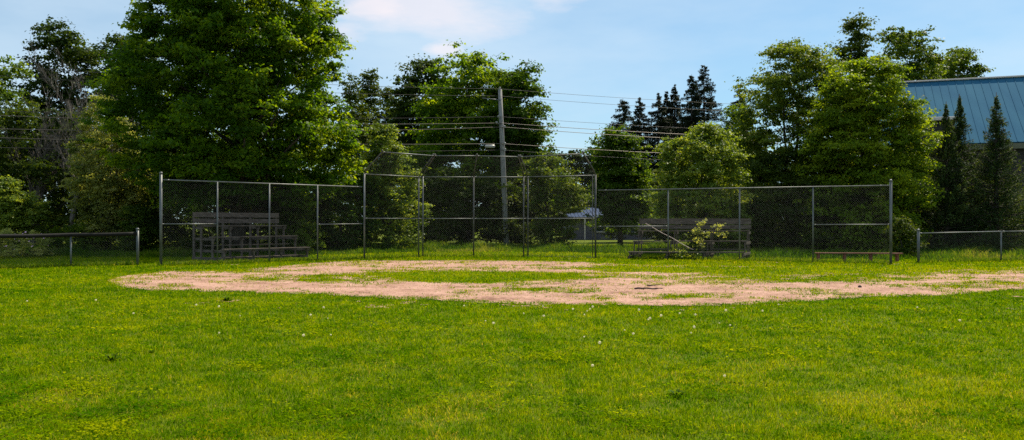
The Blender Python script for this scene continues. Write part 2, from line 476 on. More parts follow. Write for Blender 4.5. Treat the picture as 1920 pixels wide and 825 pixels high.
rng = np.random.default_rng(11)
def scatter(n, d0, d1, half=.68):
    """points with density falling with the square of distance"""
    d = d0 * (d1 / d0) ** rng.random(n)
    x = (rng.random(n) * 2 - 1) * half * (d + 1.0)
    return x, d
x, d = scatter(820000, 5.2, 62)
m = dirt(x, d)
pr = np.clip((1.18 - m) * 1.3, 0.0, 1) ** 1.5
pr = np.maximum(pr, .07 * (fbm(x, d, .8, 21, 2) > .45))
keep = (rng.random(len(x)) < pr) & ~path_mask(x, d)
x, d = x[keep], d[keep]; edge = pr[keep]
big = fbm(x * .6, d, 3.2, 31, 3); sm = fbm(x, d, .30, 33, 3); mid_ = fbm(x, d, .9, 35, 3)
tuft = np.clip((sm - .5) * 3 + .5, 0, 1)
h = (.028 + .024 * tuft) * (.7 + .6 * rng.random(len(x))) * (1 + .025 * np.clip(d - 8, 0, 30)) * np.where(edge < .5, .72, 1)
h = h * np.where(d > 33, 1.15, 1)
wd = np.clip(.0045 * (d / 6.5) ** .95, .004, .035) * (.7 + .7 * rng.random(len(x)))
t = .48 + (big - .5) * .5 + (mid_ - .5) * .55 + (fbm(x, d, .16, 61, 2) - .5) * .85 + rng.normal(0, .17, len(x))
near = np.clip((11 - d) / 5, 0, 1)
t = t + near * .08 - .06 * np.exp(-((d - 20) / 4) ** 2) + np.clip((d - 30) / 8, 0, .1) + .24 * outline(x, d)
straw = rng.random(len(x)) < (.010 + .16 * near * (mid_ > .60) + .10 * (edge < .6))
t = np.where(straw, .97, np.clip(t, 0, .88))
o = blades("grass", leafM['grass'], x, d, h, wd, .35 + .55 * rng.random(len(x)), t, rng)
tag(o, "mown green grass covering the playing field", "grass", kind='stuff')

# clover and broad weeds low in the near turf
def leaf_quads(c, nrm, size, asp, rng, tintv, fold=.12):
    n = len(c)
    r = rng.normal(size=(n, 3)); u = np.cross(nrm, r); u /= np.linalg.norm(u, axis=1, keepdims=True) + 1e-9
    v = np.cross(nrm, u)
    L = (size / 2)[:, None]; W = L * asp
    V = np.stack([c - u * L - nrm * L * fold, c + v * W + nrm * L * fold, c + u * L - nrm * L * fold, c - v * W + nrm * L * fold], 1)
    f = np.arange(n * 4).reshape(n, 4)
    return V.reshape(-1, 3), f, np.repeat(tintv, 4)
n = 230000
x, d = scatter(n, 5.2, 26)
cm = fbm(x, d, 1.1, 41, 3); pt = fbm(x, d, .22, 43, 2)
keep = (rng.random(n) < np.clip((cm - .40) * 3.2, .04, .9) * np.clip((pt - .3) * 2.4, .1, 1)) & (dirt(x, d) < .1)
x, d = x[keep], d[keep]; pt = pt[keep]; cm = cm[keep]
c = np.stack([x, d, .022 + .04 * rng.random(len(x))], 1)
nr = np.stack([rng.normal(0, .35, len(x)), rng.normal(0, .35, len(x)), np.ones(len(x))], 1); nr /= np.linalg.norm(nr, axis=1, keepdims=True)
sz = (.018 + .017 * rng.random(len(x))) * (d / 6.5) ** .5
tt = np.clip(.42 + (fbm(x, d, .5, 47, 2) - .5) * 1.5 + rng.normal(0, .14, len(x)), 0, .86)
V, f, ta = leaf_quads(c, nr, sz, .85, rng, tt)
tag(link("clover", np_mesh("clover", V, f, ta), leafM['grass']), "low clover leaves mixed through the mown grass", "clover", kind='stuff')

# long rough grass at the foot of the fences, bleachers and trees
n = 210000
d = 33.5 + 21 * rng.random(n) ** .8
x = (rng.random(n) * 2 - 1) * .72 * d
pxx = 960 + F * x / d
msk = fbm(x, d, 1.4, 51, 3)
edge_l = np.interp(pxx, [-300, 0, 300, 683, 790, 990, 1116, 1390, 1670, 1740, 2200], [39, 39, 38.5, 43, 46, 46, 44.5, 37.6, 35.3, 35.6, 37.0])
keep = (d > edge_l + 1.6 * (msk - .5)) & ~path_mask(x, d) & ~((pxx > 1060) & (pxx < 1215) & (d > 47))
x, d, pxx, msk = x[keep], d[keep], pxx[keep], msk[keep]
h = (.14 + .5 * np.clip(msk - .3, 0, 1)) * (.6 + .8 * rng.random(len(x)))
h = h * np.clip((d - np.interp(pxx, [-300, 0, 300, 683, 790, 990, 1116, 1390, 1670, 1740, 2200], [38, 38, 38, 42, 45, 45, 43, 36.5, 34.5, 35, 36])) / 2.2, .35, 1.3)
t = np.clip(.5 + (fbm(x, d, 2.2, 55, 3) - .5) * 1.4 + rng.normal(0, .16, len(x)), 0, .95)
o = blades("long_grass", leafM['lush'], x, d, h, .016 + .02 * rng.random(len(x)), .25 + .6 * rng.random(len(x)), t, rng)
tag(o, "long rough grass at the foot of the trees behind the fences", "grass", kind='stuff')
# fringe at fence bases
fx = []; fy = []
def fringe(a, b, n, s=.12):
    tt = rng.random(n); fx.append(a[0] + (b[0] - a[0]) * tt + rng.normal(0, s, n)); fy.append(a[1] + (b[1] - a[1]) * tt + rng.normal(0, s, n))

# ------------------------------------------------------------------ chain link
def chain_mesh(name, a, b, c, d_, parent, pitch=.090, r=.0017, bulge=0.0):
    """woven wire between corners a (low start) b (low end) c (high end) d_ (high start): two families of crossing wires"""
    a, b, c, d_ = [np.array(p, float) for p in (a, b, c, d_)]
    W = (np.linalg.norm(b - a) + np.linalg.norm(c - d_)) / 2; H = (np.linalg.norm(d_ - a) + np.linalg.norm(c - b)) / 2
    nrm = np.cross(b - a, d_ - a); nrm /= np.linalg.norm(nrm)
    def pt(u, v):
        u = u / W; v = v / H
        return a * (1 - u) * (1 - v) + b * u * (1 - v) + c * u * v + d_ * (1 - u) * v
    vs = []; fs = []
    for sgn in (1, -1):
        k = -H if sgn == 1 else 0
        end = W if sgn == 1 else W + H
        while k < end:
            # line u = k + v  or  u = k - v
            if sgn == 1: v0 = max(0, -k); v1 = min(H, W - k)
            else: v0 = max(0, k - W); v1 = min(H, k)
            if v1 - v0 > .02:
                p = pt(k + sgn * v0, v0); q = pt(k + sgn * v1, v1)
                off = nrm * (.003 * sgn)
                dr = (q - p) / np.linalg.norm(q - p); sd_ = np.cross(dr, nrm)
                base = len(vs)
                for e in (p, q):
                    for ang in (0, 2.094, 4.189):
                        vs.append(e + off + (nrm * math.cos(ang) + sd_ * math.sin(ang)) * r)
                for q_ in range(3):
                    fs.append((base + q_, base + (q_ + 1) % 3, base + 3 + (q_ + 1) % 3, base + 3 + q_))
            k += pitch
    o = link(name, np_mesh(name, np.array(vs) - np.array(parent.location), np.array(fs)), M['wire'], parent)
    return o

def local(parent, p): return Vector(p) - Vector(parent.location)

def post(parent, base, top, r=.03, cap=True, mat_='galv', name="post"):
    m = MB(parent.location); m.tube([Vector(base) - Vector((0, 0, .1)), top], r, 10)
    o = m.build(name, M[mat_], parent, True)
    if cap:
        t = Vector(top); m = MB(parent.location)
        m.tube([t + Vector((0, 0, .002)), t + Vector((0, 0, .035)), t + Vector((0, 0, .06)), t + Vector((0, 0, .075))], [r * 1.22, r * 1.22, r * .95, r * .4], 10)
        m.build("post_cap", M[mat_], o, True)
    return o
def rail(parent, a, b, r=.021, name="top_rail", mat_='galv'):
    m = MB(parent.location)
    a = Vector(a); b = Vector(b); L = (b - a).length
    m.tube([a, b], r, 8)
    # sleeves where lengths of pipe are joined
    for t_ in (.03, .97):
        c = a.lerp(b, t_); dd = (b - a).normalized() * .05
        m.tube([c - dd, c + dd], r * 1.18, 8)
    return m.build(name, M[mat_], parent, True)
def lerp(a, b, t): return Vector(a).lerp(Vector(b), t)

# tall fence, left
A = Vector((-13.0, 31.6, 0)); B = Vector((-6.50, 37.0, 0))
HL = 3.2
fl = empty("chain_link_fence", tuple(A))
tag(fl, "tall chain link fence in front of the dark weathered bleachers by the big maple", "fence")
ts = [0, .25, .5, .75, 1.0]
for i, t_ in enumerate(ts[:-1]):
    b = A.lerp(B, t_)
    post(fl, b, b + Vector((0, 0, HL + (.22 if i == 0 else -.02))), .052 if i == 0 else .031, cap=(i == 0))
rail(fl, A + Vector((0, 0, HL)), B + Vector((0, 0, HL - .04)), .024)
rail(fl, A + Vector((0, 0, 1.56)), A.lerp(B, .25) + Vector((0, 0, 1.56)), .021, "mid_rail")
rail(fl, A.lerp(B, .75) + Vector((0, 0, 1.54)), B + Vector((0, 0, 1.56)), .021, "mid_rail")
for i in range(4):
    a, b = A.lerp(B, ts[i]), A.lerp(B, ts[i + 1]); u = Vector((0, 0, 1))
    chain_mesh("chain_mesh", a + u * .04, b + u * .04, b + u * (HL - .01), a + u * HL, fl)
fringe(A, B, 2600)

# backstop
BL = Vector((-6.42, 37.1, 0)); B1 = Vector((-4.23, 39.6, 0)); B2 = Vector((-1.78, 39.6, 0)); B3 = Vector((.64, 39.6, 0)); BR = Vector((3.74, 38.2, 0))
tips = [Vector((-5.52, 36.3, 4.62)), Vector((-3.52, 38.5, 4.63)), Vector((-1.58, 38.4, 4.62)), Vector((.34, 38.5, 4.58)), Vector((3.12, 37.2, 4.62))]
bs = empty("backstop", tuple(B2))
tag(bs, "tall angled chain link backstop with an overhanging top behind home plate", "backstop")
HB = 3.76
def up(p, z): return Vector((p.x, p.y, z))
for i, b in enumerate((BL, B1, B2, B3, BR)):
    dark_ = 'galvdark' if i >= 2 else 'galv'
    if i in (1, 3):
        for s_ in (-.10, .10): post(bs, b + Vector((s_, abs(s_) * -.3, 0)), up(b, HB) + Vector((s_, abs(s_) * -.3, 0)), .032, False, dark_)
    else:
        post(bs, b, up(b, HB), .042 if i != 2 else .034, False, dark_)
        if i == 4: post(bs, b + Vector((-.13, .02, 0)), up(b, HB - .05) + Vector((-.13, .02, 0)), .018, False, dark_)
    for s_ in ((-.08, .08) if i in (1, 3) else (0,)):
        m = MB(bs.location); e = Vector((s_, 0, 0))
        m.tube([up(b, HB - .02) + e, lerp(up(b, HB), tips[i], .18) + e + Vector((0, 0, .06)), tips[i] + e * .5], .025, 8)
        m.tube([tips[i] + e * .5 + Vector((0, 0, -.01)), tips[i] + e * .5 + Vector((0, 0, .07)), tips[i] + e * .5 + Vector((0, 0, .10))], [.038, .036, .015], 8)
        m.build("overhang_arm", M['galvdark'], bs, True)
base = [BL, B1, B2, B3, BR]
for i in range(4):
    a, b = base[i], base[i + 1]
    rail(bs, up(a, HB - .03), up(b, HB - .03), .022, "top_rail")
    rail(bs, up(a, 1.80), up(b, 1.80), .021, "mid_rail")
    rail(bs, tips[i], tips[i + 1], .023, "overhang_rail")
    if i == 3: rail(bs, up(a, .06), up(b, .05), .016, "bottom_rail", 'galvdark')
    chain_mesh("chain_mesh", up(a, .04), up(b, .04), up(b, HB - .03), up(a, HB - .03), bs, .098, .0018)
    chain_mesh("overhang_mesh", up(a, HB), up(b, HB), tips[i + 1], tips[i], bs, .098, .0018)
    fringe(a, b, 500)

# tall fence, right
C0 = Vector((3.86, 38.35, 0)); C1 = Vector((14.56, 32.8, 0)); HR = 3.04
fr = empty("chain_link_fence", tuple(C1))
tag(fr, "tall chain link fence in front of the bleachers with a leaning stick and sapling", "fence")
ts = [0, .2695, .5227, .7637, 1.0]
for i, t_ in enumerate(ts):
    if i == 0: continue
    b = C0.lerp(C1, t_)
    post(fr, b, up(b, HR + (.16 if i == 4 else -.02)), .052 if i == 4 else .031, cap=(i == 4))
rail(fr, up(C0, HR + .02), up(C1, HR), .023)
rail(fr, up(C0, 1.44), up(C0.lerp(C1, ts[1]), 1.46), .021, "mid_rail")
rail(fr, up(C0.lerp(C1, ts[3]), 1.53), up(C1, 1.54), .021, "mid_rail")
for i in range(4):
    a, b = C0.lerp(C1, ts[i]), C0.lerp(C1, ts[i + 1])
    chain_mesh("chain_mesh", up(a, .04), up(b, .04), up(b, HR), up(a, HR), fr)
fringe(C0, C1, 3400)

# low fence, left, with a black pipe over its top rail
q = [P(258, 32.0), P(133, 30.9), P(-10, 29.2), P(-150, 27.6), P(-330, 26)]
lf = empty("low_fence", tuple(q[0]))
tag(lf, "low chain link fence capped with black pipe beside the flowering bushes", "fence")
zs = [1.20, 1.17, 1.15, 1.16, 1.18]
for i, b in enumerate(q):
    post(lf, b, up(b, zs[i] + (.14 if i == 0 else -.06)), .05 if i == 0 else .031, i == 0)
m = MB(lf.location); pp = []
for i in range(len(q) - 1):
    for k in range(6):
        t_ = k / 6; b = q[i].lerp(q[i + 1], t_); z = zs[i] + (zs[i + 1] - zs[i]) * t_ - .018 * math.sin(math.pi * t_)
        pp.append(up(b, z))
pp[0] = pp[0].lerp(pp[1], .08)
m.tube(pp, .07, 12); m.build("pipe_cover", M['pipe'], lf, True)
for i in range(len(q) - 1):
    chain_mesh("chain_mesh", up(q[i], .04), up(q[i + 1], .04), up(q[i + 1], zs[i + 1] - .05), up(q[i], zs[i] - .05), lf)
    fringe(q[i], q[i + 1], 900)
rail(lf, up(q[0], zs[0] - .05), up(q[1], zs[1] - .05), .02)

# low fence, right
q = [P(1722, 33.7), P(1877, 35.0), P(2030, 36.2), P(2190, 37.4)]
rf = empty("low_fence", tuple(q[0]))
tag(rf, "low chain link fence with a pale top rail below the young spruces", "fence")
zs = [1.19, 1.25, 1.27, 1.28]
for i, b in enumerate(q):
    post(rf, b, up(b, zs[i] + (.10 if i == 0 else -.02)), .052 if i == 0 else .031, i == 0)
for i in range(len(q) - 1):
    rail(rf, up(q[i], zs[i]), up(q[i + 1], zs[i + 1]), .023)
    chain_mesh("chain_mesh", up(q[i], .04), up(q[i + 1], .04), up(q[i + 1], zs[i + 1]), up(q[i], zs[i]), rf)
    fringe(q[i], q[i + 1], 800)

x = np.concatenate(fx); y = np.concatenate(fy)
h = .09 + .16 * rng.random(len(x)) ** 1.6
o = blades("fence_line_grass", leafM['lush'], x, y, h, .012 + .014 * rng.random(len(x)), .3 + .5 * rng.random(len(x)), np.clip(.62 + rng.normal(0, .2, len(x)), 0, 1), rng)
tag(o, "uncut grass growing along the feet of the fences", "grass", kind='stuff')

# ------------------------------------------------------------------ bleachers
def bleacher(label, o, rd, dd, L, rows, rowz, shift, back, nframes, tilt=0):
    """o: front left corner; rd: row direction; dd: direction towards the back; rows spaced"""
    rd = Vector((*rd, 0)).normalized(); dd = Vector((*dd, 0)).normalized()
    e = empty("bleachers", tuple(o)); tag(e, label, "bleachers", "wooden bleachers behind the fences")
    rnd = random.Random(L)
    def pt(u, row, z): return Vector(o) + rd * (u + shift * row) + dd * (rows * row) + Vector((0, 0, z))
    nr = len(rowz)
    for r_, z in enumerate(rowz):
        for k in range(2):
            m = MB(e.location)
            off = dd * (.15 * k - .03)
            m.plank(pt(-.06, r_, z) + off, pt(L + .06 + rnd.uniform(-.04, .05), r_, z + rnd.uniform(-.015, .015)) + off, .14, .045)
            m.build("seat_board", M['wood'], e)
        m = MB(e.location)   # face board under the seat
        m.plank(pt(0, r_, z - .13) + dd * -.055, pt(L, r_, z - .13) + dd * -.055, .035, .14) if r_ == 0 and L > 4.4 and False else None
        if r_ > 0:
            m.plank(pt(0, r_ - .42, rowz[r_ - 1] - .36), pt(L, r_ - .42, rowz[r_ - 1] - .36), .24, .04)
            m.build("foot_board", M['wood'], e)
    for k in range(nframes):
        u = L * k / (nframes - 1)
        m = MB(e.location)
        wdir = rd * .0
        for r_, z in enumerate(rowz):
            a = pt(u, r_, -.05); b = pt(u, r_, z - .028)
            m.frame((a + b) / 2, rd, dd, (0, 0, 1), .022, .055, (b - a).length / 2)
        zb = back[-1][1]
        a = pt(u, nr - .35, -.05); b = pt(u, nr - .35, zb + .0)
        m.frame((a + b) / 2, rd, dd, (0, 0, 1), .025, .06, (b - a).length / 2)
        # bearers that carry each seat back to the rear post
        for r_, z in enumerate(rowz):
            a = pt(u + .05, r_ - .08, z - .085); b = pt(u + .05, nr - .3, z - .085)
            m.plank(a, b, .035, .11)
        a = pt(u - .05, -.05, .10); b = pt(u - .05, nr - .3, .10)
        m.plank(a, b, .035, .12)
        m.build("side_frame", M['wood'], e)
    for z0, z1 in back:
        m = MB(e.location)
        zc = (z0 + z1) / 2
        m.plank(pt(-.10, nr - .35, zc) - dd * .085, pt(L + .08, nr - .35, zc + rnd.uniform(-.02, .02)) - dd * .085, .04, z1 - z0)
        m.build("back_board", M['wood'], e)
    return e, pt

rd = (.62, .78); dd_ = (-.78, .62)
bleacher("dark weathered wooden bleachers in the shade of the big maple", (-11.83, 35.1, 0), rd, dd_, 4.2, .86, [.50, 1.0, 1.47], 0.0,
         [(1.60, 1.79), (1.85, 2.06)], 4)
rb, rpt = bleacher("weathered wooden bleachers with a sapling growing through and a stick across them", (5.1, 37.0, 0), (.99, -.14), (.14, .99), 4.75, .72, [.34, .80, 1.24], .2,
         [(1.33, 1.50), (1.55, 1.80)], 4)
# grass clump at bleachers handled with long grass

# low bench behind right fence
b0 = P(1528, 35.2); b1 = P(1692, 34.6)
be = empty("bench", tuple(b0)); tag(be, "long low bench with red legs behind the tall fence", "bench")
m = MB(be.location); m.plank(up(b0, .36), up(b1, .36), .26, .045); m.build("seat", M['redwood'], be)
for t_ in (.04, .34, .64, .94):
    m = MB(be.location); c = b0.lerp(b1, t_)
    m.frame(up(c, .15), (1, 0, 0), (0, 1, 0), (0, 0, 1), .04, .09, .19); m.build("leg", M['redwood'], be)

# stick across the right bleachers
top = P(1210, 38.25, z=1.58); bot = P(1300, 36.85, z=.43)
m = MB(tuple(bot)); n_ = 9
pts = [top.lerp(bot, i / (n_ - 1)) + Vector((0, 0, .012 * math.sin(i * 1.7))) for i in range(n_)]
m.tube(pts, [.011 + .006 * i / n_ for i in range(n_)], 7)
tag(m.build("stick", M['stick'], None, True), "long pale bare stick leaning across the bleachers", "stick")

# ------------------------------------------------------------------ utility pole and wires
pb = Vector((-.34, 54, 0)); ptop = Vector((-.76, 54, 10.05))
up_ = empty("utility_pole", tuple(pb)); tag(up_, "leaning grey wooden utility pole carrying wires behind the backstop", "utility pole")
m = MB(up_.location); m.tube([pb - Vector((0, 0, .2)), pb.lerp(ptop, .3), pb.lerp(ptop, .7), ptop], [.19, .17, .145, .12], 14); m.build("pole", M['pole'], up_, True)
def onpole(z): return pb.lerp(ptop, z / 10.05)
WZ = [10.0, 9.55, 8.25, 7.85, 7.6, 6.55, 6.15]
for z in (9.35, 7.85):
    c = onpole(z) + Vector((0, -.18, 0)); m = MB(up_.location)
    m.tube([c + Vector((-1.15 if z > 9 else -.35, 0, .12 if z > 9 else 0)), c], .035, 8)
    m.build("bracket", M['galv'], up_, True)
for z, dx in ((10.05, 0), (9.62, -1.1), (8.25, -.16), (7.85, -.3), (7.6, .18), (6.55, .16), (6.15, .16)):
    c = onpole(min(z, 10.05)) + Vector((dx, -.2 if dx else 0, 0)); m = MB(up_.location)
    for k in range(3):
        zz_ = .05 * k; m.tube([c + Vector((0, 0, zz_)), c + Vector((0, 0, zz_ + .02)), c + Vector((0, 0, zz_ + .045))], [.05, .085, .05], 10)
    m.build("insulator", M['insul'], up_, True)
c = onpole(6.55) + Vector((-.78, -.12, -.12)); m = MB(up_.location); m.tube([c + Vector((-.32, 0, 0)), c + Vector((-.27, 0, 0)), c + Vector((.27, 0, 0)), c + Vector((.32, 0, 0))], [.05, .11, .11, .05], 10)
m.build("splice_case", M['insul'], up_, True)
# bolts / steps on the pole
for z in (9.1, 8.0, 6.6, 6.2, 2.4):
    m = MB(up_.location); c = onpole(z) + Vector((0, -.17 - .006 * (10 - z), 0)); m.tube([c, c + Vector((0, -.06, 0))], .02, 6)
    m.build("bolt", M['galvdark'], up_)

# neighbouring poles stand outside the picture; the wires run on towards them
LW = Vector((-41.5, 38, 0)); RW = Vector((44, 65.5, 0))
wlab = ["topmost thin overhead wire at the tip of the utility pole", "second overhead wire from the top, just under the pole tip",
        "third overhead wire from the top, above the bright pair", "upper of the two bright cables near mid pole", "lower of the two bright cables near mid pole",
        "overhead cable carrying the white splice case", "lowest overhead wire, just above the backstop overhang"]
LZ = [10.3, 9.75, 7.65, 7.5, 6.55, 6.2, 5.65]; RZ = [10.4, 9.8, 8.6, 8.1, 7.6, 6.7, 6.1]
for i, z in enumerate(WZ):
    m = MB((onpole(z).x, 54, z)); c = onpole(z) + Vector((0, -.2, .05))
    lt = Vector((LW.x, LW.y, LZ[i])); rt = Vector((RW.x, RW.y, RZ[i])); pts = []
    for k in range(25):
        t_ = k / 24; p = lt.lerp(c, t_); p.z -= .8 * 4 * t_ * (1 - t_) * (.5 if i > 4 else .7); pts.append(p)
    for k in range(1, 25):
        t_ = k / 24; p = c.lerp(rt, t_); p.z -= 4 * t_ * (1 - t_) * .55; pts.append(p)
    m.tube(pts, .017 if i in (3, 4, 5) else .010, 5)
    tag(m.build("overhead_wire", M['cable'] if i in (3, 4, 5) else M['darkcable'], None, True), wlab[i], "wire", "overhead wires on the utility pole")

# ------------------------------------------------------------------ buildings
def ribbed(mb, a, b, c, d_, n, rib=.035, w_=.05):
    """roof sheet a (eave start) b (eave end) c (ridge end) d_ (ridge start) with n standing ribs, real thickness"""
    a, b, c, d_ = map(Vector, (a, b, c, d_)); nr = (b - a).cross(d_ - a).normalized()
    mb.add([a, b, c, d_, a - nr * .06, b - nr * .06, c - nr * .06, d_ - nr * .06], [(0, 1, 2, 3), (7, 6, 5, 4), (0, 4, 5, 1), (1, 5, 6, 2), (2, 6, 7, 3), (3, 7, 4, 0)])
    for k in range(n + 1):
        t_ = k / n; p = a.lerp(b, t_) + nr * (rib / 2 + .001); q_ = d_.lerp(c, t_) + nr * (rib / 2 + .001)
        mb.plank(p, q_, w_, rib, nr)
ux = Vector((7.6, -2.7, 0)).normalized(); uy = Vector((-ux.y, ux.x, 0))
E0 = Vector((25.6, 59.0, 6.95)) ; L = 34
E1 = E0 + ux * L; R0 = E0 + uy * 7.0 + Vector((0, 0, 5.3)); R1 = R0 + ux * L
bd = empty("building", (E0.x, E0.y, 0)); tag(bd, "large building with a blue ribbed metal roof behind the young spruces", "building")
m = MB(bd.location); ribbed(m, E0, E1, R1, R0, 62, .03, .05); m.build("roof", M['blueroof'], bd)
m = MB(bd.location); Bk = R0 + uy * 7 + Vector((0, 0, -5.3)); ribbed(m, Bk + ux * L, Bk, R0, R1, 62, .03, .05); m.build("roof", M['blueroof'], bd)
m = MB(bd.location); m.plank(R0 + Vector((0, 0, .07)) - ux * .1, R1 + Vector((0, 0, .07)), .34, .10); m.build("ridge_cap", M['white'], bd)
m = MB(bd.location); m.plank(E0 + Vector((0, 0, -.26)), E1 + Vector((0, 0, -.26)), .06, .36); m.build("fascia", M['fascia'], bd)
wl = MB(bd.location)
w0 = E0 + uy * .5 + ux * .4; 
def gz(p, z): return Vector((p.x, p.y, z))
w1 = E1 + uy * .5; w2 = E1 + uy * 13.5; w3 = E0 + uy * 13.5 + ux * .4
top_ = 6.75
pts = [gz(w0, 0), gz(w1, 0), gz(w2, 0), gz(w3, 0), gz(w0, top_), gz(w1, top_), gz(w2, top_), gz(w3, top_), gz((w0 + w3) / 2, 11.9), gz((w1 + w2) / 2, 11.9)]
wl.add(pts, [(0, 1, 5, 4), (1, 2, 6, 9, 5), (2, 3, 7, 6), (3, 0, 4, 8, 7)])
for k in range(22):    # clapboards
    z = .3 + k * .3; wl.plank(gz(w0 - uy * .012, z), gz(w1 - uy * .012, z), .02, .27)
wl.build("wall", M['siding'], bd)
for (du, zc, ww, hh) in ((15.9, 5.05, 2.2, 1.2), (5.5, 3.4, 1.2, 1.3), (10.2, 3.4, 1.2, 1.3), (22, 4.6, 2.2, 1.2)):
    c = gz(E0 + ux * du + uy * .46, zc); fm = MB(bd.location)
    for s_ in (-1, 1):
        fm.frame(c + ux * s_ * ww / 2, ux, uy, (0, 0, 1), .05, .06, hh / 2 + .05); fm.frame(c + Vector((0, 0, s_ * hh / 2)), ux, uy, (0, 0, 1), ww / 2 - .052, .058, .05)
    fm.frame(c, ux, uy, (0, 0, 1), .025, .05, hh / 2 - .052)
    fo = fm.build("window", M['fascia'], bd)
    gm = MB(bd.location); gm.frame(c + uy * .015, ux, uy, (0, 0, 1), ww / 2 - .03, .01, hh / 2 - .03); gm.build("pane", M['glass'], fo)
# flat roofed dormer near the left end
c = E0 + ux * 3.0 + uy * 1.0
dm = MB(bd.location); dm.frame(gz(c, 7.4), ux, uy, (0, 0, 1), 1.35, 1.9, 1.0)
for k in range(7): dm.plank(gz(c - ux * 1.36 - uy * 1.91, 6.55 + k * .28), gz(c + ux * 1.36 - uy * 1.91, 6.55 + k * .28), .02, .25)
dm.build("dormer", M['siding'], bd)
dm = MB(bd.location); dm.frame(gz(c - uy * .1, 8.52), ux, uy, (0, 0, 1), 1.65, 2.3, .11); dm.build("dormer_roof", M['white'], bd)

# low far house with pale blue roof
hx = Vector((1, .05, 0)).normalized(); hy = Vector((-hx.y, hx.x, 0))
H0 = P(1066, 80, z=2.15); L = 8.4
hs = empty("house", (H0.x, H0.y, 0)); tag(hs, "low distant grey house with a pale blue roof, seen between trunks past the backstop", "house")
m = MB(hs.location); ribbed(m, H0, H0 + hx * L, H0 + hx * L + hy * 4.2 + Vector((0, 0, .95)), H0 + hy * 4.2 + Vector((0, 0, .95)), 24); m.build("roof", M['paleroof_skypane'], hs)
m = MB(hs.location); ribbed(m, H0 + hx * L + hy * 8.4, H0 + hy * 8.4, H0 + hy * 4.2 + Vector((0, 0, .95)), H0 + hx * L + hy * 4.2 + Vector((0, 0, .95)), 24); m.build("roof", M['paleroof_skypane'], hs)
w0 = H0 + hy * .6 + hx * .3; w1 = H0 + hy * .6 + hx * (L - .3); w2 = w1 + hy * 7.2; w3 = w0 + hy * 7.2
wl = MB(hs.location)
wl.add([gz(w0, 0), gz(w1, 0), gz(w2, 0), gz(w3, 0), gz(w0, 2.2), gz(w1, 2.2), gz(w2, 2.2), gz(w3, 2.2), gz((w0 + w3) / 2, 2.98), gz((w1 + w2) / 2, 2.98)],
       [(0, 1, 5, 4), (1, 2, 6, 9, 5), (2, 3, 7, 6), (3, 0, 4, 8, 7)])
wl.build("wall", M['greysiding'], hs)
for du in (1.55, 4.4, 8.1):
    m = MB(hs.location); m.frame(gz(H0 + hx * du + hy * .1, 1.03), hx, hy, (0, 0, 1), .06, .06, 1.05); m.build("porch_post", M['white'], hs)
for du, zc, ww in ((6.4, 1.15, 1.5), (3.0, 1.2, .9)):
    c = gz(H0 + hx * du + hy * .56, zc); fm = MB(hs.location)
    for s_ in (-1, 1):
        fm.frame(c + hx * s_ * ww / 2, hx, hy, (0, 0, 1), .05, .05, .5); fm.frame(c + Vector((0, 0, s_ * .45)), hx, hy, (0, 0, 1), ww / 2 - .052, .048, .05)
    fo = fm.build("window", M['white'], hs); gm = MB(hs.location); gm.frame(c + hy * .01, hx, hy, (0, 0, 1), ww / 2 - .03, .01, .42); gm.build("pane", M['paleroof_skypane'], fo)  # opaque blue panes: the reflection of the sky is put into their colour

# ------------------------------------------------------------------ trees
def crown_mesh(name, rows, D, rng, ncl, nleaf, rc, size, asp=.7, depth=.9, flat=.78, inner=.35, drop=.0, tintc=.5, tintv=.22, upb=.38, origin=(0, 0, 0)):
    """rows: (photo row, left column, right column) outlines of the crown at distance D, filled as a rounded volume of leaf clumps"""
    nleaf = int(nleaf * 1.45); size *= .82
    rows = sorted(rows)
    py = np.array([r[0] for r in rows], float); xl = np.array([r[1] for r in rows], float); xr = np.array([r[2] for r in rows], float)
    s = D / F
    cl = []
    wmax = ((xr - xl) / 2).max()
    k = 0
    while len(cl) < ncl and k < ncl * 60:
        k += 1
        y = rng.uniform(py[0], py[-1]); a = np.interp(y, py, xl); b = np.interp(y, py, xr)
        hw = (b - a) / 2
        if rng.random() > (hw / wmax) ** 1.0: continue
        c = (a + b) / 2; r = rc * rng.uniform(.65, 1.35)
        hw_m = max(hw * s - r * .30, .02)
        rho = rng.random() ** inner; th = rng.random() * 2 * np.pi
        cl.append((c * s - 960 * s + hw_m * rho * np.cos(th), D + hw_m * depth * rho * np.sin(th), EYE + (HZ - y) * s, r, c * s - 960 * s))
    cl = np.array(cl)
    n = len(cl) * nleaf
    idx = np.repeat(np.arange(len(cl)), nleaf)
    dr = rng.normal(size=(n, 3)); dr /= np.linalg.norm(dr, axis=1, keepdims=True)
    dr[:, 2] = np.where(dr[:, 2] < -.2, -dr[:, 2] * .6, dr[:, 2])
    cx = cl[idx, 0]; cy = cl[idx, 1]; cz = cl[idx, 2]; cr = cl[idx, 3]
    sub = rng.normal(0, .52, (len(cl), 7, 3)); si = rng.integers(0, 7, n)
    so_ = sub[idx, si]; cx = cx + so_[:, 0] * cr; cy = cy + so_[:, 1] * cr; cz = cz + so_[:, 2] * cr * .55
    rad = cr * (.10 + .55 * rng.random(n)); rad = np.where(rng.random(n) < .16, rad * 1.55, rad)
    pos = np.stack([cx + dr[:, 0] * rad, cy + dr[:, 1] * rad, cz + dr[:, 2] * rad * flat - drop * rng.random(n) * cr], 1)
    pos[:, 2] = np.maximum(pos[:, 2], .05)
    nr = dr * .6 + np.array([0, 0, upb]) + rng.normal(0, .38, (n, 3)); nr /= np.linalg.norm(nr, axis=1, keepdims=True)
    ct = rng.normal(tintc, tintv, len(cl))
    tv = np.clip(ct[idx] + rng.normal(0, .16, n), 0, 1)
    V, f, ta = leaf_quads(pos, nr, size * (.6 + .8 * rng.random(n)), asp, rng, tv)
    return np_mesh(name, V - np.array(origin), f, ta), cl

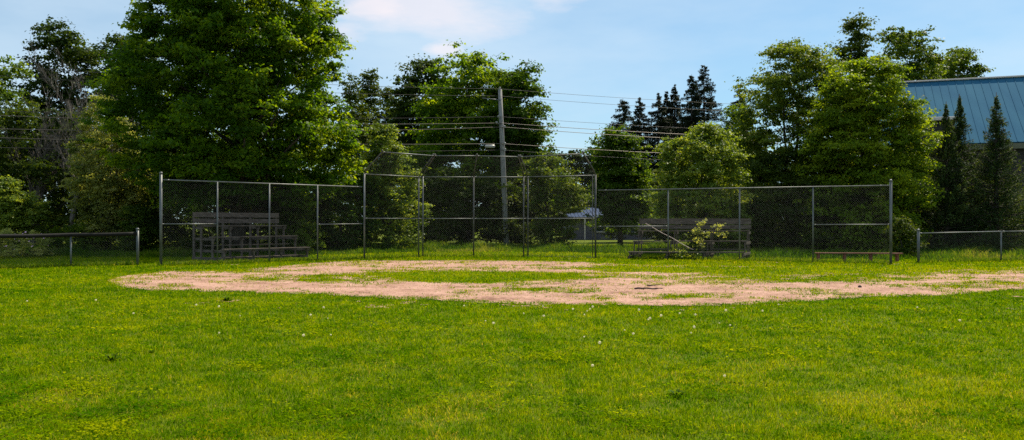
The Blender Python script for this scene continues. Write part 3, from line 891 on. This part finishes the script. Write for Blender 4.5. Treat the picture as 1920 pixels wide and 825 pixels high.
def wood(mb, base, top, r0, cl, rng, nl=16, r1=.25, z0f=.25):
    """tapered trunk with limbs that reach into the leaf clumps"""
    base = Vector(base); top = Vector(top)
    pts = []; n = 8
    for i in range(n + 1):
        t_ = i / n; p = base.lerp(top, t_)
        p += Vector((rng.normal(0, .012), rng.normal(0, .012), 0)) * (top - base).length * (t_ if i < n else 0)
        pts.append(p)
    rs = [r0 * (1.25 if i == 0 else 1) * (1 - (1 - r1) * (i / n)) for i in range(n + 1)]
    pts[0] = pts[0] - Vector((0, 0, .1))
    mb.tube(pts, rs, 10)
    if len(cl) == 0: return
    sel = rng.permutation(len(cl))[:nl]
    for j in sel:
        c = Vector(cl[j, :3]); zt = min(max((c.z - base.z) / max(top.z - base.z, .1) - .18 - .1 * rng.random(), z0f * .6), .92)
        i = zt * n; a = pts[int(i)].lerp(pts[min(int(i) + 1, n)], i - int(i))
        rr = r0 * (1 - (1 - r1) * zt) * .42
        mid_ = a.lerp(c, .5) + Vector((0, 0, -.05 * (c - a).length)); 
        mb.tube([a, a.lerp(mid_, .5) + Vector((rng.normal(0, .04), rng.normal(0, .04), 0)), mid_, mid_.lerp(c, .5) + Vector((0, 0, .05)), c], [rr, rr * .8, rr * .6, rr * .4, rr * .15], 6)

def tree(name, label, cat, rows, D, lm, ncl, nleaf, rc, size, trunk_px, r0, seed, bark='bark', group=None, topf=.85, nl=16, fork=0, **kw):
    rng_ = np.random.default_rng(seed)
    base = P(trunk_px, D, z=0)
    e = empty(name, tuple(base)); tag(e, label, cat, group)
    me, cl = crown_mesh("crown", rows, D, rng_, ncl, nleaf, rc, size, origin=tuple(base), **kw)
    link("crown", me, leafM[lm], e)
    ytop = min(r[0] for r in rows); rr = sorted(rows)[0]
    top = P((rr[1] + rr[2]) / 2, D, z=(EYE + (HZ - ytop) / F * D) * topf)
    mb = MB(base)
    if fork:
        for k in range(fork):
            a = base + Vector((rng_.normal(0, .15), rng_.normal(0, .15), 0)); tp = top + Vector(((k - (fork - 1) / 2) * .12 * top.z, rng_.normal(0, .6), -rng_.random() * 1.5))
            wood(mb, a, tp, r0 * .75, cl, rng_, nl // fork)
    else:
        wood(mb, base, top, r0, cl, rng_, nl)
    mb.build("trunk", M[bark], e, True)
    return e

# the big maple (its top runs out of the picture)
tree("maple_tree", "huge dense dark green maple behind the bleachers, its top out of the picture", "tree",
     [(-110, 430, 480), (-80, 340, 560), (-30, 290, 618), (0, 282, 632), (30, 285, 622), (55, 262, 628), (80, 262, 640), (110, 232, 655), (150, 212, 640), (185, 215, 650),
      (215, 196, 668), (260, 205, 674), (300, 225, 670), (330, 250, 650), (360, 290, 620), (392, 340, 600)],
     43.5, 'maple', 640, 290, .82, .20, 445, .42, 1, inner=.42, depth=.92, nl=34, topf=.8, tintc=.42, tintv=.25)
# left background
tree("poplar_tree", "tall dark poplar with ragged top at the far left", "tree",
     [(52, 85, 125), (80, 66, 170), (105, 60, 200), (150, 55, 205), (200, 50, 200), (260, 40, 210), (330, 30, 220), (420, 20, 230)],
     62, 'dark', 150, 210, .95, .26, 110, .3, 2, group="background trees on the left", nl=22, tintc=.4, fork=2)
tree("poplar_tree", "dark tree whose top shows between the dead tree and the big maple", "tree",
     [(62, 228, 262), (90, 205, 285), (130, 198, 300), (200, 190, 310), (300, 190, 320), (420, 180, 330)],
     58, 'dark', 110, 190, .95, .26, 245, .3, 3, group="background trees on the left", tintc=.35)
tree("poplar_tree", "green tree cut off by the left edge above the small tree", "tree",
     [(102, -60, 10), (130, -120, 28), (180, -140, 38), (260, -150, 52), (340, -160, 60), (430, -160, 70)],
     55, 'mid', 140, 190, .9, .24, -60, .3, 4, group="background trees on the left", tintc=.45)
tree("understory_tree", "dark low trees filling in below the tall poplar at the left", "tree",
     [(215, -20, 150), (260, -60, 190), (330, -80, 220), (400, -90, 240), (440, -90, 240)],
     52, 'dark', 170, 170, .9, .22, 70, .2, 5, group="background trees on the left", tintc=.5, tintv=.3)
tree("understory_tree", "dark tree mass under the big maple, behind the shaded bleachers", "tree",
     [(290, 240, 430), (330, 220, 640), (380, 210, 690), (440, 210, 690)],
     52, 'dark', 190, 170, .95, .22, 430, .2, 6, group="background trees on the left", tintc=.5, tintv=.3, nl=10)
tree("willow_tree", "pale yellow green willow at the left edge of the big maple", "tree",
     [(185, 178, 205), (215, 158, 240), (260, 135, 262), (310, 128, 275), (360, 130, 285), (400, 145, 280), (440, 150, 270), (462, 150, 260)],
     46, 'willow', 250, 150, .42, .13, 205, .13, 7, tintc=.5, tintv=.24, inner=.40, fork=3, nl=24)
tree("small_tree", "small rounded green tree behind the flowering bushes at the left", "tree",
     [(333, 8, 22), (352, 0, 40), (365, -8, 66), (390, -20, 84), (415, -20, 78), (438, -16, 70), (452, -10, 60)],
     42.5, 'pale', 130, 150, .34, .12, 30, .08, 8, tintc=.45, tintv=.2, nl=12)
# dead tree with bare pale branches
def dead_tree(px, D, H, seed, label, lean=0):
    rnd = random.Random(seed); base = P(px, D)
    e = empty("dead_tree", tuple(base)); tag(e, label, "tree", "bare dead trees on the left")
    mb = MB(base)
    def grow(p, d, L, r, lev):
        n = 5; pts = [p]
        for i in range(n):
            d = (d + Vector((rnd.gauss(0, .09), rnd.gauss(0, .09), .05 + rnd.gauss(0, .03)))).normalized(); pts.append(pts[-1] + d * L / n)
        mb.tube(pts, [r * (1 - .65 * i / n) for i in range(n + 1)], 7 if lev == 0 else (5 if lev == 1 else 3), caps=False)
        if lev >= 4: return
        for k in range([11, 6, 6, 4][lev]):
            i = rnd.randint(1 if lev else 2, n); a = rnd.random() * 6.28
            dv = (d + Vector((math.cos(a), math.sin(a), rnd.uniform(-.1, .5))) * rnd.uniform(.5, .95)).normalized()
            grow(pts[i], dv, L * rnd.uniform(.36, .6), max(r * (1 - .65 * i / n) * .55, .011), lev + 1)
    grow(base, Vector((lean, 0, 1)), H, .17, 0)
    mb.build("trunk", M['palebark'], e)
dead_tree(128, 49, 6.3, 4, "bare dead tree with pale trunk and thin twigs before the tall poplar", .08)
dead_tree(62, 50, 5.6, 9, "bare dead tree with grey twigs at the left edge of the tall poplar", .0)

# middle background
tree("poplar_tree", "thin airy poplar just right of the big maple", "tree",
     [(140, 682, 700), (165, 672, 712), (200, 668, 720), (260, 660, 730), (330, 660, 740), (420, 655, 740)], 78, 'dark', 110, 110, .8, .25, 692, .2, 11,
     group="thin poplars beside the big maple", tintc=.75, inner=.6)
tree("poplar_tree", "small airy poplar touching the right edge of the big maple", "tree",
     [(152, 652, 664), (180, 640, 678), (230, 635, 690), (330, 630, 700)], 74, 'dark', 60, 110, .8, .25, 660, .2, 12, group="thin poplars beside the big maple", tintc=.75, inner=.6)
tree("poplar_tree", "airy poplar between its thin neighbour and the dark middle trees", "tree",
     [(148, 718, 732), (180, 708, 750), (240, 705, 760), (330, 700, 770)], 80, 'dark', 60, 110, .8, .25, 728, .2, 13, group="thin poplars beside the big maple", tintc=.75, inner=.6)
tree("maple_tree", "dark background maple at the left of the middle clump", "tree",
     [(118, 782, 812), (135, 760, 840), (165, 738, 860), (210, 735, 880), (270, 730, 890), (340, 725, 890), (440, 720, 890)], 68, 'dark', 170, 200, 1.0, .28, 800, .3, 14,
     group="maples of the middle clump", tintc=.35, depth=.8)
tree("maple_tree", "tall rounded maple in the middle clump, left of the utility pole top", "tree",
     [(104, 865, 895), (118, 835, 925), (140, 815, 945), (165, 800, 960), (200, 785, 970), (250, 775, 985), (320, 770, 990), (400, 770, 990), (440, 775, 985)], 62, 'maple', 250, 210, .98, .25, 870, .35, 15,
     group="maples of the middle clump", tintc=.5, tintv=.25, depth=.8)
tree("maple_tree", "ragged maple reaching out to the right behind the utility pole", "tree",
     [(124, 955, 982), (145, 935, 1000), (170, 928, 1008), (200, 920, 1016), (232, 915, 1040), (260, 915, 1020), (300, 915, 1045), (340, 915, 1045), (400, 910, 1050), (445, 910, 1050)], 60, 'mid', 190, 190, .9, .24, 975, .3, 16,
     group="maples of the middle clump", tintc=.35, tintv=.22, inner=.5)
tree("willow_tree", "airy light green willow behind the left panel of the backstop", "tree",
     [(240, 690, 735), (280, 678, 760), (320, 672, 785), (370, 670, 805), (420, 675, 800), (462, 680, 790)], 49, 'pale', 210, 130, .45, .14, 735, .12, 17, tintc=.35, tintv=.25, inner=.55, fork=3, nl=24)
tree("understory_tree", "low leafy growth behind the middle panels of the backstop", "tree",
     [(330, 780, 960), (370, 770, 1010), (420, 770, 1020), (452, 770, 1020)], 57, 'dark', 150, 160, .8, .2, 880, .15, 18, tintc=.6, tintv=.3)
tree("small_tree", "leafy light green small tree behind the right panel of the backstop", "tree",
     [(300, 985, 1050), (330, 975, 1080), (365, 985, 1098), (395, 990, 1092), (430, 1000, 1075), (460, 1010, 1075)], 53, 'olive', 130, 150, .5, .16, 1035, .1, 19, tintc=.4, tintv=.25)
for px, top, lab in ((1075, 281, "hazy far pine nearest the middle clump"), (1098, 290, "shortest of the hazy far pines"), (1118, 268, "tallest of the hazy far pines above the backstop corner"), (1052, 292, "hazy far pine half hidden by the middle clump")):
    tree("pine_tree", lab, "tree", [(top, px - 4, px + 4), (top + 14, px - 14, px + 14), (top + 40, px - 20, px + 22), (top + 110, px - 22, px + 22)], 125, 'dark', 60, 50, 1.0, .5, px, .2, 20 + px,
         group="far pines beyond the backstop", tintc=.2, inner=.7, nl=6)
tree("linden_tree", "rounded green tree with a short trunk left of the old spruces", "tree",
     [(250, 1148, 1172), (262, 1130, 1190), (285, 1118, 1200), (320, 1112, 1212), (355, 1112, 1218), (385, 1116, 1222), (408, 1120, 1222), (428, 1135, 1215)], 58, 'mid', 130, 190, .75, .2, 1163, .18, 31, tintc=.45, tintv=.2, nl=14)

# old spruces
def spruce(px, D, top_py, half_px, seed, label, name="spruce_tree", lm='spruce', z0=1.5, droop=.35, nb=7, step=.42, nneed=34, needle=(.34, .07), group=None, shape=.8, irregular=.35, dense=1.0, latk=.22):
    rng_ = np.random.default_rng(seed); base = P(px, D); H = EYE + (HZ - top_py) / F * D; Rm = half_px / F * D
    e = empty(name, tuple(base)); tag(e, label, "tree", group)
    mb = MB(base); mb.tube([base - Vector((0, 0, .1)), base + Vector((0, 0, H * .5)), base + Vector((0, 0, H))], [.018 * H, .011 * H, .015], 8)
    C = []; N = []; T = []
    z = z0
    while z < H - .15:
        f = (H - z) / (H - z0); Rr = Rm * min(1, (f * 1.02) ** shape) + .04
        for k in range(nb):
            a = rng_.random() * 6.283; L = Rr * (1 - irregular * rng_.random())
            if rng_.random() < irregular * .3: continue
            zc = z + rng_.uniform(-.5, .5) * step
            dx, dy = math.cos(a), math.sin(a)
            pr_ = []
            for t_ in (0, .5, 1): pr_.append(Vector((base.x + dx * L * t_, base.y + dy * L * t_, zc - droop * L * t_ ** 1.2 + .22 * L * t_ ** 3)))
            if L > .4: mb.tube(pr_, [.03, .02, .008], 3, caps=False)
            n = max(6, int(nneed * dense * L / Rm * 1.6) + 4)
            t_ = .12 + .88 * rng_.random(n) ** .75
            wv = latk * L * (1.05 - t_)
            lat = rng_.normal(0, 1, n) * wv
            X = base.x + dx * L * t_ - dy * lat; Y = base.y + dy * L * t_ + dx * lat
            Z = zc - droop * L * t_ ** 1.2 + .22 * L * t_ ** 3 - np.abs(rng_.normal(0, .10, n)) * (1 + L * .5)
            C.append(np.stack([X, Y, Z], 1))
            N.append(np.stack([rng_.normal(0, .6, n), rng_.normal(0, .6, n), np.full(n, .7)], 1)); T.append(np.clip(rng_.normal(.4, .2) + rng_.normal(0, .15, n), 0, 1))
        z += step * (.55 + .45 * f)
    C = np.concatenate(C); N = np.concatenate(N); T = np.concatenate(T); C[:, 2] = np.maximum(C[:, 2], .05)
    N /= np.linalg.norm(N, axis=1, keepdims=True)
    V, f, ta = leaf_quads(C, N, needle[0] * (.6 + .8 * rng_.random(len(C))), needle[1] / needle[0], rng_, T, .1)
    link("crown", np_mesh("crown", V - np.array(tuple(base)), f, ta), leafM[lm], e)
    mb.build("trunk", M['bark'], e, True)
    return e
G_ = "old dark spruces right of the middle gap"
for px, tp, hw, lab in ((1168, 184, 46, "old dark spruce at the left end of the spruce row"), (1199, 184, 34, "second old spruce from the left of the row, narrow"),
                        (1234, 176, 40, "third old spruce from the left, broad at its shoulder"), (1250, 171, 24, "slim old spruce behind the broad shouldered one"),
                        (1265, 160, 28, "narrow pointed old spruce, the middle one of the row"), (1297, 139, 34, "old spruce close beside the tallest one"),
                        (1320, 122, 46, "tallest old spruce, with a clear trunk and wide branches"), (1386, 168, 46, "old spruce half hidden by the tall birch")):
    spruce(px, 90 + (px % 7), tp, hw * 2.15, px, lab, group=G_, nb=9, step=.62, nneed=170, needle=(.26, .07), shape=.74, irregular=.42, latk=.085, droop=.30, z0=3)

# right side
tree("birch_tree", "pale yellow green birch over the left end of the right bleachers", "tree",
     [(236, 1308, 1345), (258, 1285, 1362), (272, 1240, 1368), (300, 1240, 1395), (330, 1218, 1400), (352, 1232, 1400), (372, 1204, 1400), (395, 1225, 1395), (430, 1250, 1395), (470, 1265, 1395)],
     44, 'pale', 280, 150, .45, .145, 1315, .14, 41, tintc=.42, tintv=.24, inner=.40, fork=2, nl=26)
tree("birch_tree", "tall olive green birch with airy top left of the bright maple", "tree",
     [(86, 1455, 1510), (105, 1428, 1562), (135, 1405, 1592), (175, 1385, 1615), (200, 1392, 1620), (232, 1372, 1620), (270, 1378, 1620), (330, 1360, 1620), (400, 1362, 1620), (455, 1362, 1620)],
     50, 'olive', 440, 170, .62, .165, 1480, .22, 42, tintc=.46, tintv=.24, inner=.40, nl=34, fork=2)
tree("birch_tree", "leafy green birch filling in between the pale birch and the tall olive one", "tree",
     [(205, 1372, 1395), (230, 1362, 1420), (262, 1345, 1440), (300, 1340, 1450), (360, 1335, 1450), (440, 1340, 1450)], 55, 'mid', 130, 150, .6, .18, 1390, .15, 69, tintc=.5, tintv=.25, inner=.4, nl=14)
tree("maple_tree", "bright yellow green maple overlapping the blue roofed building", "tree",
     [(112, 1618, 1650), (135, 1582, 1690), (165, 1545, 1690), (190, 1530, 1700), (212, 1520, 1722), (240, 1528, 1728), (270, 1512, 1742), (300, 1516, 1730), (340, 1515, 1748), (380, 1515, 1742), (420, 1510, 1730), (470, 1510, 1715)],
     45, 'maplebright', 470, 190, .6, .165, 1630, .24, 43, tintc=.45, tintv=.25, inner=.45, nl=34, fork=2)
tree("birch_tree", "slender tall tree with ragged tip behind the bright maple", "tree",
     [(40, 1596, 1608), (62, 1578, 1628), (90, 1568, 1634), (130, 1570, 1640), (200, 1560, 1650), (300, 1555, 1650)], 62, 'dark', 90, 120, .7, .22, 1602, .2, 44, tintc=.8, group="background trees on the right", inner=.6)
tree("birch_tree", "broad background tree just above the corner of the blue roof", "tree",
     [(58, 1690, 1712), (65, 1655, 1728), (90, 1645, 1745), (120, 1645, 1755), (160, 1640, 1765), (250, 1640, 1765)], 70, 'olive', 120, 150, .85, .26, 1698, .25, 45, tintc=.15, group="background trees on the right")
tree("maple_tree", "low rounded background tree peeping over the blue roof ridge", "tree",
     [(98, 1770, 1800), (110, 1745, 1826), (128, 1735, 1836), (150, 1730, 1835), (260, 1725, 1830)], 84, 'olive', 100, 150, .95, .3, 1785, .3, 46, tintc=.2, group="background trees on the right")
YG = "young spruces before the blue roofed building"
spruce(1774, 45, 190, 104, 61, "young spruce with a split tip beside the bright maple", "young_spruce", 'young', .25, .0, 10, .26, 72, (.15, .042), YG, 1.2, .45, 1.3)
spruce(1799, 46.5, 176, 96, 62, "young spruce crowded behind its split tipped neighbour", "young_spruce", 'young', .25, .0, 10, .26, 72, (.15, .042), YG, 1.15, .45, 1.3)
spruce(1868, 45, 173, 112, 63, "young pointed spruce standing apart at the right", "young_spruce", 'young', .25, .0, 10, .26, 72, (.15, .042), YG, 1.15, .45, 1.3)
spruce(1955, 47, 300, 100, 64, "short young spruce cut off by the right edge", "young_spruce", 'young', .25, .0, 10, .26, 72, (.15, .042), YG, 1.05, .4, 1.4)
tree("understory_tree", "dark leafy growth behind the right bleachers and tall fence", "tree",
     [(300, 1380, 1560), (350, 1350, 1700), (400, 1310, 1740), (460, 1300, 1740)], 49.5, 'dark', 260, 170, .75, .19, 1500, .15, 47, tintc=.5, tintv=.3)
tree("understory_tree", "dark low growth between the young spruces under the building wall", "tree",
     [(340, 1730, 1960), (390, 1700, 2080), (462, 1700, 2100)], 51, 'dark', 200, 160, .7, .19, 1850, .12, 48, tintc=.5, tintv=.3)
tree("understory_tree", "dark trees shading the right part of the distant low house", "tree",
     [(330, 1110, 1260), (380, 1118, 1300), (430, 1125, 1300), (446, 1135, 1300)], 70, 'dark', 90, 130, .8, .24, 1250, .15, 60, tintc=.4)
tree("shrub", "leafy shrub at the right end of the tall fence", "shrub",
     [(408, 1675, 1690), (430, 1665, 1722), (460, 1662, 1732), (484, 1665, 1728)], 38.5, 'dark', 50, 60, .3, .11, 1695, .04, 49, tintc=.6, nl=10)

tree("understory_tree", "dark leafy tree filling the gap between the big maple and the willow", "tree",
     [(330, 585, 690), (360, 575, 700), (410, 570, 705), (462, 570, 705)], 47.5, 'mid', 130, 140, .55, .16, 640, .12, 66, tintc=.3, tintv=.3)
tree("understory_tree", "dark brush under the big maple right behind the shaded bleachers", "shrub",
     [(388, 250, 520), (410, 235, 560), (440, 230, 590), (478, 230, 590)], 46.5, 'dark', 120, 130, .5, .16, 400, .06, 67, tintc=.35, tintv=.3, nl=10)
tree("small_tree", "small tree with low crown at the far side of the lawn, right of the linden", "tree",
     [(380, 1215, 1290), (410, 1222, 1300), (440, 1232, 1300)], 62, 'dark', 50, 110, .6, .2, 1262, .1, 68, tintc=.4, tintv=.3, nl=8)
# the wood that closes the view behind the trees
def woods(name, label, spans, seed):
    rg = np.random.default_rng(seed); C = []; T = []
    for (xa, xb, D, pyt, n) in spans:
        h = EYE + (HZ - pyt) / F * D; x0 = (xa - 960) / F * D; x1 = (xb - 960) / F * D
        nc = int(abs(x1 - x0) * h / 1.6); cx = rg.uniform(x0, x1, nc); hh = h * (.75 + .5 * fbm(cx, cx * 0, 5, seed, 3)); cz = rg.random(nc) * hh; cy = D + rg.uniform(-1, 5, nc)
        i = np.repeat(np.arange(nc), n); p = np.stack([cx[i], cy[i], np.abs(cz[i])], 1) + rg.normal(0, .75, (len(i), 3)) * np.array([1, 1, .7]); p[:, 2] = np.abs(p[:, 2])
        C.append(p); T.append(np.clip(rg.normal(.4, .25, nc)[i] + rg.normal(0, .1, len(i)), 0, 1))
    C = np.concatenate(C); T = np.concatenate(T); N = rg.normal(0, .5, C.shape) + np.array([0, 0, .7]); N /= np.linalg.norm(N, axis=1, keepdims=True)
    V, f, ta = leaf_quads(C, N, .42 * (.6 + .8 * rg.random(len(C))), .75, rg, T)
    tag(link(name, np_mesh(name, V, f, ta), leafM['dark']), label, "woods", kind='stuff')
woods("woods", "dark wood closing the view behind the trees", [(-300, 330, 76, 235, 42), (200, 640, 84, 190, 42), (600, 760, 84, 262, 42), (720, 1046, 80, 290, 42), (1250, 1420, 100, 330, 40), (1370, 1790, 66, 260, 40)], 90)

# shrubs and small plants
tree("flowering_shrub", "sunlit bush with pinkish flowers behind the low black capped fence", "shrub",
     [(434, -20, 60), (448, -60, 88), (462, -80, 96), (478, -80, 92)], 38.5, 'willow', 110, 110, .22, .085, 25, .03, 51, tintc=.6, tintv=.3, nl=10)
rngf = np.random.default_rng(77); n = 60
pf = P(25, 38.3); c = np.stack([rngf.uniform(-24.5, -20.7, n), 37.6 + rngf.random(n) * .8, .35 + rngf.random(n) ** .7 * .85], 1)
V, f, ta = leaf_quads(c, np.tile([0, -.6, .8], (n, 1)) + rngf.normal(0, .2, (n, 3)), .06 + .05 * rngf.random(n), .9, rngf, rngf.random(n))
fb = [o for o in bpy.data.objects if o.name.startswith("flowering_shrub")][0]
link("blossoms", np_mesh("blossoms", V - np.array(tuple(fb.location)), f, ta), M['petal'], fb)
tree("shrub", "small bright shrub right of the shaded bleachers", "shrub", [(432, 555, 566), (445, 548, 580), (470, 546, 584)], 42.5, 'mid', 34, 80, .2, .09, 565, .03, 52, tintc=.8, nl=8)
tree("shrub", "leafy branch hanging low behind the middle post of the left tall fence", "shrub", [(360, 520, 540), (375, 510, 575), (400, 512, 590), (440, 520, 600), (475, 530, 600)], 44, 'mid', 90, 100, .35, .13, 560, .05, 53, tintc=.6, tintv=.3, nl=12)
tree("shrub", "grey green shrub in the shade right of the pale willow", "shrub", [(390, 232, 262), (420, 222, 290), (480, 218, 300)], 43, 'olive', 60, 100, .35, .11, 255, .04, 54, tintc=.15, nl=10)
tree("shrub", "low green brush between the small tree and the willow", "shrub", [(425, 110, 150), (438, 80, 190), (466, 75, 210)], 44, 'mid', 70, 100, .3, .11, 140, .04, 55, tintc=.6, nl=10)
tree("sapling", "yellow green sapling growing up through the right bleachers", "sapling",
     [(407, 1314, 1326), (425, 1300, 1330), (440, 1297, 1334), (452, 1304, 1330), (470, 1312, 1328)], 37.0, 'willow', 21, 15, .17, .11, 1318, .022, 56, tintc=.7, tintv=.2, flat=.9, nl=12)
tree("sapling", "sapling spray of leaves right of the main sapling on the bleachers", "sapling",
     [(420, 1336, 1366), (434, 1344, 1370), (448, 1340, 1362)], 37.1, 'willow', 8, 15, .14, .11, 1345, .018, 57, tintc=.7, tintv=.2, nl=9)
tree("weed_clump", "low leafy weeds under the front seat of the right bleachers", "weeds",
     [(468, 1252, 1290), (478, 1246, 1320), (488, 1246, 1330)], 37.2, 'pale', 40, 24, .16, .09, 1280, .012, 58, tintc=.6, tintv=.3, nl=10)

# weeds standing in the mown grass
def weed(px, py, r, h, seed, label):
    D = F * EYE / (py - HZ); base = P(px, D); rg = np.random.default_rng(seed); n = 46
    e_ = []
    a = rg.random(n) * 6.283; ln = r * (.5 + .6 * rg.random(n)); hh = h * (.4 + .8 * rg.random(n))
    V = np.zeros((n, 4, 3))
    dx, dy = np.cos(a), np.sin(a); wv = ln * .16
    V[:, 0] = 0
    V[:, 1] = np.stack([dx * ln * .5 - dy * wv, dy * ln * .5 + dx * wv, hh * .8], 1)
    V[:, 2] = np.stack([dx * ln, dy * ln, hh], 1)
    V[:, 3] = np.stack([dx * ln * .5 + dy * wv, dy * ln * .5 - dx * wv, hh * .8], 1)
    o = link("weed", np_mesh("weed", V.reshape(-1, 3), np.arange(n * 4).reshape(n, 4), np.repeat(.35 + rg.random(n) * .45, 4)), leafM['lush'])
    o.location = base
    tag(o, label, "weed", "weeds in the mown grass")
weed(211, 679, .09, .09, 1, "dark upright weed tuft in the left foreground grass")
weed(427, 566, .14, .10, 2, "dark weed tuft near the left tip of the dirt")
weed(284, 664, .06, .05, 3, "tiny weed rosette right of the dark upright tuft")
weed(1270, 745, .09, .06, 4, "low broad weed in the grass at the lower right")
# branches lying on the dirt
def twig(px0, px1, py, label, th):
    D = F * EYE / (py - HZ); a = P(px0, D, z=.04); b = P(px1, D, z=.045); m = MB(tuple(a)); rnd = random.Random(px0)
    pts = [a.lerp(b, i / 7) + Vector((0, rnd.uniform(-.05, .05), rnd.uniform(-.006, .012))) for i in range(8)]
    m.tube(pts, [th, th * 1.1, th, th * .9, th * .8, th * .7, th * .5, th * .3], 6)
    m.tube([pts[4], pts[4] + Vector((.14, -.1, .02)), pts[4] + Vector((.3, -.14, .0))], [th * .5, th * .4, th * .2], 5)
    tag(m.build("fallen_branch", M['twig'], None, True), label, "branch", "branches lying on the infield dirt")
twig(1190, 1243, 544.5, "longer dark branch lying on the dirt", .022)
twig(1214, 1233, 538.5, "shorter dark branch lying just beyond the longer one", .018)
m = MB(tuple(P(1612, F * EYE / (540 - HZ), z=0))); c = m.o; m.tube([c, c + Vector((0, 0, .03)), c + Vector((0.01, 0, .055)), c + Vector((.01, 0, .07))], [.03, .05, .04, .012], 8)
tag(m.build("stone", M['twig'], None, True), "single dark stone on the dirt toward the right", "stone")

# dandelion seed heads
dl = [(1074, 587), (1096, 595), (1101, 587), (1106, 586), (1111, 585), (1198, 590), (1216, 605), (1219, 607), (1239, 602), (1274, 593), (1304, 598), (1349, 609), (1361, 593), (1171, 623), (1095, 637),
      (982, 592), (1020, 600), (1018, 578), (1187, 634), (1124, 657), (1302, 626), (1296, 628), (1369, 615), (620, 632), (582, 598), (615, 600), (411, 631), (368, 578), (410, 582), (250, 594), (51, 569), (180, 569),
      (569, 641), (910, 605), (925, 616), (1359, 714), (607, 584), (450, 594), (870, 577), (1111, 697), (1800, 610), (1720, 583), (1540, 600), (1000, 560), (1430, 590), (1460, 575)]
mbh = MB(); rnd = random.Random(3)
import bmesh
bm = bmesh.new(); bmesh.ops.create_icosphere(bm, subdivisions=2, radius=.021)
for v in bm.verts: v.co *= rnd.uniform(.82, 1.12)
hm = bpy.data.meshes.new("seed_head"); bm.to_mesh(hm); bm.free(); hm.materials.append(leafM['seed'])
sm_ = MB(); sm_.tube([(0, 0, 0), (.004, 0, .06), (.002, .003, .12)], [.0028, .0024, .002], 5)
proto = empty("dandelion", (0, 0, 0))
st0 = sm_.build("stem", leafM['lush'], proto)
hd0 = bpy.data.objects.new("seed_head", hm); COL.objects.link(hd0); hd0.parent = proto; hd0.location = (.002, .003, .13)
for i, (px, py) in enumerate(dl):
    D = F * EYE / (py + 4 - HZ); p = P(px, D)
    o = proto if i == 0 else proto.copy()
    if i:
        COL.objects.link(o)
        for ch in (st0, hd0):
            c = ch.copy(); COL.objects.link(c); c.parent = o
    o.location = p; o.rotation_euler = (0, 0, i * 1.3); s_ = rnd.uniform(.42, .92) if i % 4 else rnd.uniform(.8, 1.0); o.scale = (s_, s_, rnd.uniform(.8, 1.1) * s_)
    tag(o, "small white dandelion seed head standing in the mown grass", "dandelion", "dandelion seed heads dotted over the grass")
